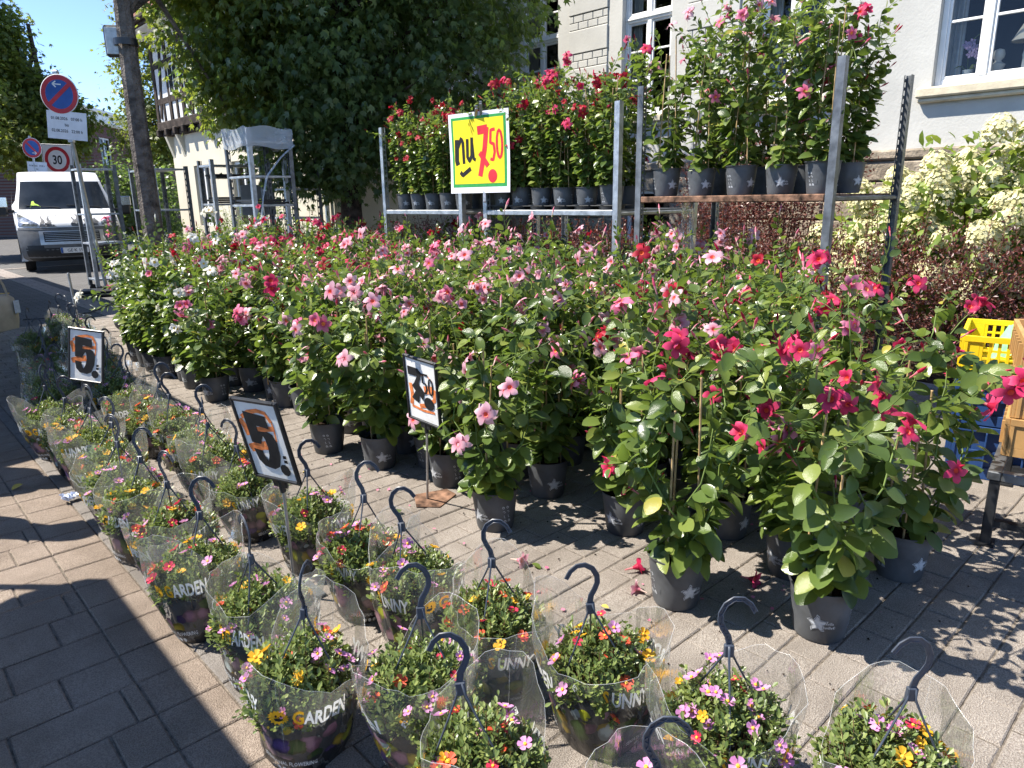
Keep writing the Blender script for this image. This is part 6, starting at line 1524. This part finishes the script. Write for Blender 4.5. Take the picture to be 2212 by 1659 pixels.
# ================================================================== CRATES ON THE RIGHT
M['tan'] = simple('tan_crate', (.42, .24, .09), .55, 0, .35, 9, .12); M['ycrate'] = simple('yellow_crate', (.80, .56, .01), .45, 0, .4, 6, .06); M['bcrate'] = simple('blue_crate', (.018, .055, .17), .5, 0, .4, 6, .12)
def crate(name, label, x, y, z, lx, ly, h, mat, rz, group=None, slots=True, cells_=False):
    o = thing(name, label, 'crate', (x, y, z), rz, group); w_ = .012
    mb = MB(); mb.box(-lx / 2 + w_, lx / 2 - w_, -ly / 2 + w_, ly / 2 - w_, 0, .012); mb.build('bottom', mat, o, False)
    def side(L, horiz, s0):
        mb = MB(); q = (ly if horiz else lx) / 2
        for s in (s0,):
            def bx(a0, a1, z0, z1, d0, d1):
                if horiz: mb.box(a0, a1, s * (q - d1), s * (q - d0), z0, z1, 0, .001)
                else: mb.box(s * (q - d1), s * (q - d0), a0, a1, z0, z1, 0, .001)
            e = L / 2 if horiz else L / 2 - .0125
            bx(-e, e, h - .03, h, -.008, w_); bx(-e, e, 0, h * .22, 0, w_)
            bx(-e, -e + .07, h * .22 + .0005, h - .0305, 0, w_); bx(e - .07, e, h * .22 + .0005, h - .0305, 0, w_)
            k = max(3, int((2 * e - .14) / (.035 if not cells_ else .075))); st = (2 * e - .14) / k
            for i in range(k):
                a = -e + .07 + i * st
                if cells_: bx(a, a + .008, h * .22 + .0005, h - .0305, -.02, w_)
                else: bx(a + st * .6, a + st, h * .22 + .0005, h - .0305, .001, w_ - .001)
            zz = (h * .5,) if cells_ else (h * .42, h * .62)
            for z_ in zz: bx(-e + .07, e - .07, z_, z_ + .012, .002, w_ - .002)
            if cells_: bx(-e + .07, e - .07, h * .22, h - .03, w_ + .001, w_ + .004)
            for a in (-e + .004, e - .018, -.03): bx(a, a + .014, .002, h - .03, -.007, -.0005)
        return mb
    for s_ in (-1, 1): side(lx, True, s_).build('long_side', mat, o, True); side(ly, False, s_).build('short_side', mat, o, True)
    return o
# low black metal stand
st = thing('metal_stand', 'low black metal stand under the tan crates', 'stand', (3.92, .45, 0), R(8))
for (a, b) in ((-.42, -.28), (.42, -.28), (-.42, .28), (.42, .28)):
    mb = MB(); mb.box(a - .02, a + .02, b - .02, b + .02, 0, .30, 0, .004); mb.box(a - .045, a + .045, b - .035, b + .035, 0, .008); mb.build('leg', M['black_plastic'], st)
mb = MB(); mb.box(-.45, .45, -.31, -.26, .301, .34, 0, .004); mb.box(-.45, .45, .26, .31, .301, .34, 0, .004); mb.box(-.45, -.40, -.259, .259, .301, .34, 0, .004); mb.box(.40, .45, -.259, .259, .301, .34, 0, .004); mb.build('top_frame', M['dark_steel'], st)
mb = MB(); mb.box(-.40, .40, -.02, .02, .08, .11); mb.box(-.42, -.38, -.26, .26, .081, .109); mb.box(.38, .42, -.26, .26, .081, .109); mb.build('brace', M['black_plastic'], st)
CX, CY = 4.03, .53
for i in range(3): crate('storage_crate', ['bottom', 'middle', 'topmost'][i] + ' tan plastic crate of the stack at the right edge', CX + .02 * i, CY + .01 * i, .342 + i * .178, .62, .46, .175, M['tan'], R(10 + 3 * i), 'stacked tan crates', True, True)
crate('storage_crate', 'upper blue plastic crate under the yellow one', 4.57, .91, .30, .6, .42, .26, M['bcrate'], R(12), 'blue crates', True, True)
crate('storage_crate', 'lower blue plastic crate on the ground behind the tan stack', 4.57, .91, .003, .6, .42, .29, M['bcrate'], R(12), 'blue crates', True, True)
crate('storage_crate', 'yellow perforated plastic crate on top of the blue ones', 4.57, .91, .565, .62, .44, .21, M['ycrate'], R(12))
# green cloth in the yellow crate
V = []; n = 14
for i in range(n + 1):
    for j in range(n + 1):
        a, b = i / n - .5, j / n - .5; r_ = math.hypot(a, b); V.append((4.68 + a * .34, .84 + b * .32, .80 - r_ * r_ * .45 + .025 * math.sin(a * 19 + b * 7) + .02 * math.sin(b * 23) + random.gauss(0, .003)))
F = [(i * (n + 1) + j, (i + 1) * (n + 1) + j, (i + 1) * (n + 1) + j + 1, i * (n + 1) + j + 1) for i in range(n) for j in range(n)]
tag(link('cloth', fast_mesh('cloth', V, F, [simple('mint_cloth', (.22, .62, .26), .85, 0, .15, 20, .1)])), 'crumpled mint green cloth lying in the yellow crate', 'cloth')
lg = thing('wooden_disc', 'round weathered wooden slab beside the tan crates', 'wooden slab', (3.68, .40, .56))
mb = MB(); mb.lathe([(0, .0), (.19, .0), (.205, .012), (.207, .05), (.195, .06), (0, .06)], 36); mb.build('slab', simple('weathered_wood', (.22, .17, .12), .85, 0, .2, 7, .35, (16, .5, .02)), lg)
mb = MB(); mb.lathe([(.2085, .004), (.214, .01), (.2085, .016)], 36); mb.build('cord', M['black_plastic'], lg)
mb = MB(); mb.box(-.05, .05, -.05, .05, -.56, -.001, 0, .01); mb.build('stem', M['black_plastic'], lg); mb = MB(); mb.box(-.16, .16, -.03, .03, -.56, -.52, 0, .01); mb.box(-.03, .03, -.16, .16, -.519, -.49, 0, .01); mb.build('foot', M['black_plastic'], lg)

# ================================================================== SMALL THINGS ON THE GROUND
tp = thing('tipped_pot', 'empty black pot lying on its side left of the massed plants', 'pot', (2.45, 9.55, .125)); tp.rotation_euler = (R(78), 0, R(35))
link('pot', POT, tp, (0, 0, -.1), scale=1.18)
V = []
for i in range(9):
    for j in range(9): a, b = i / 8 - .5, j / 8 - .5; V.append((a * .075 + random.gauss(0, .006), b * .06 + random.gauss(0, .006), .012 + .022 * abs(math.sin(a * 9 + b * 5)) + random.gauss(0, .005)))
tag(link('crumpled_tissue', fast_mesh('tissue', V, [(i * 9 + j, (i + 1) * 9 + j, (i + 1) * 9 + j + 1, i * 9 + j + 1) for i in range(8) for j in range(8)], [simple('bluish_paper', (.60, .65, .78), .8)], None, False), None, (.66, 4.12, .005)), 'crumpled bluish tissue on the pavement left of the baskets', 'tissue')
for i, (xx, yy, m_, s, lb, nm) in enumerate([(2.13, 1.62, 'hot', 1, 'fallen pink flower on the paving behind the front pot', 'fallen_flower'), (2.42, 1.26, 'hot', 1, 'fallen dark pink flower between the two front pots', 'fallen_flower'), (1.86, 2.02, 'pale', 1, 'fallen pale petals beside the pot standing furthest out', 'fallen_flower'), (2.05, 1.45, 'pale', .8, 'small fallen pink petal near the front grey pot', 'fallen_flower')]):
    o = link(nm, FLW[m_][3], None, (xx, yy, .014), (R(82), 0, random.uniform(0, 6)), s); tag(o, lb, 'flower', 'fallen flowers')
M['dryleaf'] = simple('dry_leaf', (.48, .36, .08), .7, 0, .2, 20, .2)
for i, (xx, yy, sz_, mt, lb) in enumerate([(1.90, 1.93, .045, M['mleaf'], 'small green leaf fallen in front of the pot standing furthest out'), (1.86, 1.52, .03, M['dryleaf'], 'tiny yellow leaf on the paving before the front pots'), (.52, 4.55, .06, M['dryleaf'], 'yellow leaf on the pavement left of the baskets'), (1.75, 3.6, .045, M['dryleaf'], 'dry leaf on the paving right of the large 5 sign'), (1.78, 2.75, .05, M['mleaf'], 'green leaf lying left of the 7.50 sign base')]):
    o = link('fallen_leaf', fast_mesh('fallen_leaf', L_MAND2[0], L_MAND2[1], [mt]), None, (xx, yy, .012), (random.uniform(-.2, .2), random.uniform(-.2, .2), random.uniform(0, 6)), sz_); tag(o, lb, 'leaf', 'fallen leaves')
mb = MB(); mb.tube([(1.7, 11.6, .004), (2.1, 11.45, .006), (2.5, 11.6, .006), (2.9, 12.2, .006), (3.2, 12.9, .006)], .009, 6); tag(mb.build('cable', M['black_plastic']), 'black cable lying across the road before the van', 'cable')
mb = MB(); mb.box(-.012, .012, -.012, .012, 0, .72, 0, .003); bs = thing('metal_bar', 'slim upright metal bar among the far baskets', 'bar', (2.03, 10.0, 0)); mb.build('bar', M['steel'], bs, rot=(.04, -.06, .3)); mb = MB(); mb.box(-.1, .1, -.1, .1, 0, .01); mb.build('base_plate', M['dark_steel'], bs)
for (xx, yy, lb) in ((2.28, 5.05, 'bent cane hoop over the plants at the left edge of the block'), (3.9, 3.4, 'bent cane hoop standing among the pale pink plants')):
    mb = MB(); mb.tube([(math.cos(a) * .075, math.sin(a) * .03, .72 + math.sin(a) * .16) for a in np.linspace(0, PI, 12)] , .005, 6); mb.tube([(.075, 0, .72), (.08, 0, .16)], .005, 6); mb.tube([(-.075, 0, .72), (-.08, 0, .16)], .005, 6)
    tag(mb.build('cane_hoop', M['bamboo'], None, True, None, (xx, yy, 0), (0, 0, -.7)), lb, 'cane hoop', 'cane hoops')

# scattered petals and crumbs of soil between the pots
P = []; 
for k in range(240): P.append((random.uniform(1.5, 3.0), random.uniform(.6, 4.2), .003))
P = np.array(P); n_ = len(P); D = rng.normal(size=(n_, 3)); D[:, 2] *= .15; N_ = np.tile([0, 0, 1.0], (n_, 1)) + rng.normal(0, .25, (n_, 3))
_T = ([(-.5, 0, .05), (0, .5, .12), (.5, 0, .05), (0, -.5, .1)], [(0, 3, 2, 1)])
tag(link('petal_litter', scatter_mesh('petal_litter', _T[0], _T[1], P[:70] + np.array([0, 0, .002]), basis(D[:70], N_[:70]), rng.uniform(.008, .022, 70), [PET['rose'][0]], None, False)), 'tiny fallen pink petals strewn over the paving between pots', 'petals', None, 'stuff')
_T = ([(-.5, -.4, 0), (.5, -.4, 0), (0, .5, 0), (0, 0, .6)], [(0, 1, 3), (1, 2, 3), (2, 0, 3)])
tag(link('soil_crumbs', scatter_mesh('soil_crumbs', _T[0], _T[1], P[70:], basis(D[70:], N_[70:]), rng.uniform(.004, .012, n_ - 70), [M['soil']], None, False)), 'crumbs of dark soil strewn over the paving between pots', 'soil', None, 'stuff')

# ================================================================== PEOPLE AT THE LEFT
def person(label, x, y, rz, shirt, skirt, skin, hair, bag=False, s=1.0):
    o = thing('person', label, 'person', (x, y, 0), rz); o.scale = (s,) * 3
    J = {'pel': (0, 0, .98, .145), 'wa': (0, .0, 1.14, .125), 'ch': (0, .01, 1.34, .150), 'nk': (0, .02, 1.49, .058), 'nh': (0, .0, 1.56, .055),
         'sl': (-.17, .01, 1.42, .062), 'el': (-.235, .03, 1.14, .042), 'wl': (-.25, -.08, .90, .030), 'sr': (.17, .01, 1.42, .062), 'er': (.25, .04, 1.14, .042), 'wr': (.27, -.10, .98, .030),
         'hl': (-.095, 0, .90, .090), 'kl': (-.10, -.02, .50, .058), 'al': (-.10, .03, .09, .040), 'tl': (-.10, -.14, .035, .034), 'hr': (.095, 0, .90, .090), 'kr': (.11, -.05, .50, .058), 'ar': (.12, .02, .09, .040), 'tr': (.13, -.15, .035, .034),
         'h1': (0, -.01, 1.62, .078), 'h2': (0, -.005, 1.72, .082)}
    E = [('pel', 'wa'), ('wa', 'ch'), ('ch', 'nk'), ('nk', 'nh'), ('nh', 'h1'), ('h1', 'h2'), ('ch', 'sl'), ('sl', 'el'), ('el', 'wl'), ('ch', 'sr'), ('sr', 'er'), ('er', 'wr'), ('pel', 'hl'), ('hl', 'kl'), ('kl', 'al'), ('al', 'tl'), ('pel', 'hr'), ('hr', 'kr'), ('kr', 'ar'), ('ar', 'tr')]
    names = list(J); V = [J[n][:3] for n in names]; rad = [J[n][3] for n in names]; ed = [(names.index(a), names.index(b)) for a, b in E]
    for sd, wn, k in ((-1, 'wl', 0), (1, 'wr', 1)):   # hands: palm and five bent fingers
        w0 = Vector(J[wn][:3]); d = (w0 - Vector(J['el' if sd < 0 else 'er'][:3])).normalized(); sx = Vector((0, 1, 0)); sx = (sx - d * sx.dot(d)).normalized(); cu = d.cross(sx) * -sd
        pi_ = len(V); V.append(tuple(w0 + d * .06)); rad.append(.027); ed.append((names.index(wn), pi_))
        for f, (off, ln) in enumerate(((-.033, .062), (-.012, .075), (.010, .080), (.031, .070))):
            a = len(V); V += [tuple(w0 + d * .095 + sx * off), tuple(w0 + d * (.095 + ln * .5) + sx * off + cu * .012), tuple(w0 + d * (.095 + ln * .8) + sx * off + cu * .035)]; rad += [.0095, .0085, .007]; ed += [(pi_, a), (a, a + 1), (a + 1, a + 2)]
        a = len(V); V += [tuple(w0 + d * .05 + sx * .042 + cu * .01), tuple(w0 + d * .085 + sx * .055 + cu * .025)]; rad += [.010, .0085]; ed += [(pi_, a), (a, a + 1)]
    me = bpy.data.meshes.new('body'); me.from_pydata(V, ed, []); b = bpy.data.objects.new('body', me); COL.objects.link(b)
    b.modifiers.new('s', 'SKIN'); sv = me.skin_vertices[0].data
    for i, r_ in enumerate(rad): sv[i].radius = (r_, r_ * (.78 if i in (0, 1, 2) else 1)); sv[i].use_root = (i == 0)
    sb = b.modifiers.new('u', 'SUBSURF'); sb.levels = 1; sb.render_levels = 1
    dg = bpy.context.evaluated_depsgraph_get(); m2 = bpy.data.meshes.new_from_object(b.evaluated_get(dg)); bpy.data.objects.remove(b)
    m2.materials.clear()
    for m_ in (skin, shirt): m2.materials.append(m_)
    for p in m2.polygons:
        c = p.center; p.material_index = 1 if (.95 < c.z < 1.47 and abs(c.x) < .20 + max(0, c.z - 1.2) * .25) else 0; p.use_smooth = True
    bd = link('body', m2, o)
    mb = MB(); mb.lathe([(.155, 1.12), (.175, 1.0), (.19, .85), (.22, .62), (.24, .46), (.236, .455), (.2, .6)], 28); sk = mb.build('skirt', skirt, o); sk.scale = (1, .85, 1)
    mb = MB(); mb.lathe([(.0, 1.84), (.06, 1.83), (.098, 1.77), (.108, 1.70), (.104, 1.60), (.085, 1.53), (.06, 1.60)], 20, c=(0, .025, 0)); hh = mb.build('hair', hair, o)
    mb = MB(); hd_ = MB(); hd_.lathe([(0, 1.56), (.05, 1.565), (.075, 1.62), (.088, 1.69), (.085, 1.75), (.05, 1.80), (0, 1.81)], 20, c=(0, -.018, 0)); hd_.tube([(0, -.098, 1.71), (0, -.118, 1.675), (0, -.10, 1.665)], [.008, .014, .010], 6)
    for sx in (-1, 1): hd_.lathe([(0, -.006), (.011, 0), (0, .006)], 8, 1, c=(sx * .033, -.098, 1.705)); hd_.tube([(sx * .09, -.01, 1.72), (sx * .1, .0, 1.69), (sx * .09, -.005, 1.655)], [.01, .014, .008], 6)
    hd_.tube([(-.025, -.094, 1.628), (0, -.101, 1.625), (.025, -.094, 1.628)], [.004, .007, .004], 6, 2)
    hd_.build('head', [skin, M['black_ink'], M['redmark']], o)
    for sx in (-1, 1):
        mb = MB(); fx = (-.10, .13)[sx > 0]; mb.box(fx - .045, fx + .045, -.19, .08, .0, .035, 0, .015); mb.box(fx - .042, fx + .042, -.17, -.02, .0352, .075, 0, .02); mb.build('shoe', M['woody'], o)
    return o
skin = simple('skin', (.50, .29, .20), .55, 0, .4, 20, .08); hair = simple('brown_hair', (.06, .035, .02), .6, 0, .3, 30, .3)
t = NT('blue_check_cloth'); cc = t.n('ShaderNodeTexChecker'); cc.inputs['Scale'].default_value = 70; cc.inputs['Color1'].default_value = (.10, .17, .30, 1); cc.inputs['Color2'].default_value = (.42, .48, .56, 1); t.l(t.coord(), cc.inputs[0]); check = t.done(t.pbsdf(cc.outputs[0], .85, 0, .2))
person('person in blue checked skirt carrying a beige handbag at the left edge', .36, 6.75, R(150), simple('white_blouse', (.62, .62, .64), .85), check, skin, hair)
hb_ = thing('handbag', 'beige leather handbag held at the left edge of the picture', 'handbag', (.79, 6.64, .56), R(35))
M['leather'] = simple('beige_leather', (.36, .30, .22), .5, 0, .4, 12, .12, (60, .3, .005))
mb = MB(); V = []; n = 20; prof = [(0, .0), (.02, .85), (.10, 1.0), (.2, .98), (.255, .86), (.285, .55), (.295, .0)]
for (z, k) in prof:
    for j in range(n):
        a = 2 * PI * j / n; sx = math.copysign(abs(math.cos(a)) ** .55, math.cos(a)); sy = math.copysign(abs(math.sin(a)) ** .55, math.sin(a)); V.append((sx * .18 * (1 if z < .26 else .95) * max(k, .001 if k == 0 else k) ** .35, sy * .085 * k, z))
mb.add(V, [(i * n + j, i * n + (j + 1) % n, (i + 1) * n + (j + 1) % n, (i + 1) * n + j) for i in range(len(prof) - 1) for j in range(n)]); bg_ = mb.build('body', M['leather'], hb_)
for sy in (-.05, .05): mb = MB(); mb.tube([(math.cos(a) * .10, sy, .27 + math.sin(a) * .17) for a in np.linspace(0, PI, 12)], .009, 6); mb.build('handle', M['leather'], hb_)
mb = MB(); mb.tube([(-.17, 0, .288), (0, 0, .299), (.17, 0, .288)], .005, 5); mb.build('zip', simple('brass_zip', (.5, .38, .16), .35, .8), hb_)
mb = MB(); mb.box(.10, .15, -.10, -.094, .14, .24, 0, .003); mb.build('tag', M['print_grey'], hb_)
dk = simple('dark_shirt', (.04, .05, .08), .85)
person('person in dark shirt standing unseen left of the picture by the baskets', -.22, 4.55, R(120), dk, simple('denim', (.06, .09, .16), .85), skin, hair, s=.98)  # unseen person, put in for a shadow band on the pavement
person('person in pale shirt standing unseen left of the picture behind the first stall', -.15, 5.35, R(80), simple('pale_shirt', (.5, .45, .35), .85), simple('grey_cloth', (.15, .15, .16), .85), skin, hair, s=1.02)  # second unseen person, put in for the next shadow band

# ================================================================== UNSEEN STALLS (added left of the picture to shade the pavement)
def stall(label, x0, x1, y0, y1, h, stripe):
    o = thing('shade_stall', label, 'market stall', (x0, y0, 0), 0, 'stalls added along the left side for shade')
    for (a, b) in ((.05, .05), (x1 - x0 - .05, .05), (.05, y1 - y0 - .05), (x1 - x0 - .05, y1 - y0 - .05)): mb = MB(); mb.tube([(a, b, 0), (a, b, h)], .025, 8); mb.build('post', M['steel'], o)
    W, L = x1 - x0, y1 - y0; mb = MB(); mb.add([(0, 0, h), (W, 0, h), (W, L, h), (0, L, h), (W / 2, 0, h + .45), (W / 2, L, h + .45)], [(0, 4, 5, 3), (4, 1, 2, 5), (0, 1, 4), (2, 3, 5)]); mb.build('canopy', stripe, o, False)
    mb = MB()
    def val(P, Q):
        P = Vector(P); Q = Vector(Q); n = max(4, int((Q - P).length / .32) * 6); V = []
        for i in range(n + 1): p = P.lerp(Q, i / n); V += [(p.x, p.y, h - .002), (p.x, p.y, h - .13 - .10 * abs(math.sin(i * PI / 6)))]
        mb.add(V, [(2 * i, 2 * i + 1, 2 * i + 3, 2 * i + 2) for i in range(n)])
    val((W, 0, 0), (W, L, 0)); val((0, 0, 0), (W, 0, 0)); val((0, L, 0), (W, L, 0)); mb.build('valance', stripe, o, False)
    mb = MB(); mb.box(.3, W - .3, .3, L - .3, .72, .76, 0, .005); mb.build('table_top', M['bamboo'], o)
    for (a, b) in ((.4, .4), (W - .4, .4), (.4, L - .4), (W - .4, L - .4)): mb = MB(); mb.box(a - .03, a + .03, b - .03, b + .03, 0, .719); mb.build('table_leg', M['woody'], o)
canv = simple('green_canvas', (.07, .14, .09), .85, 0, .2, 4, .1)
stall('unseen green canvas stall added for shade, nearest the camera on the left', -3.2, -.50, 1.4, 4.20, 2.2, canv)
stall('unseen green canvas stall added for shade beside the far baskets on the left', -2.6, .50, 6.5, 12.4, 2.6, canv)
stall('unseen green canvas stall added for shade, furthest down the street on the left', -2.2, 1.42, 13.0, 20.5, 3.5, canv)
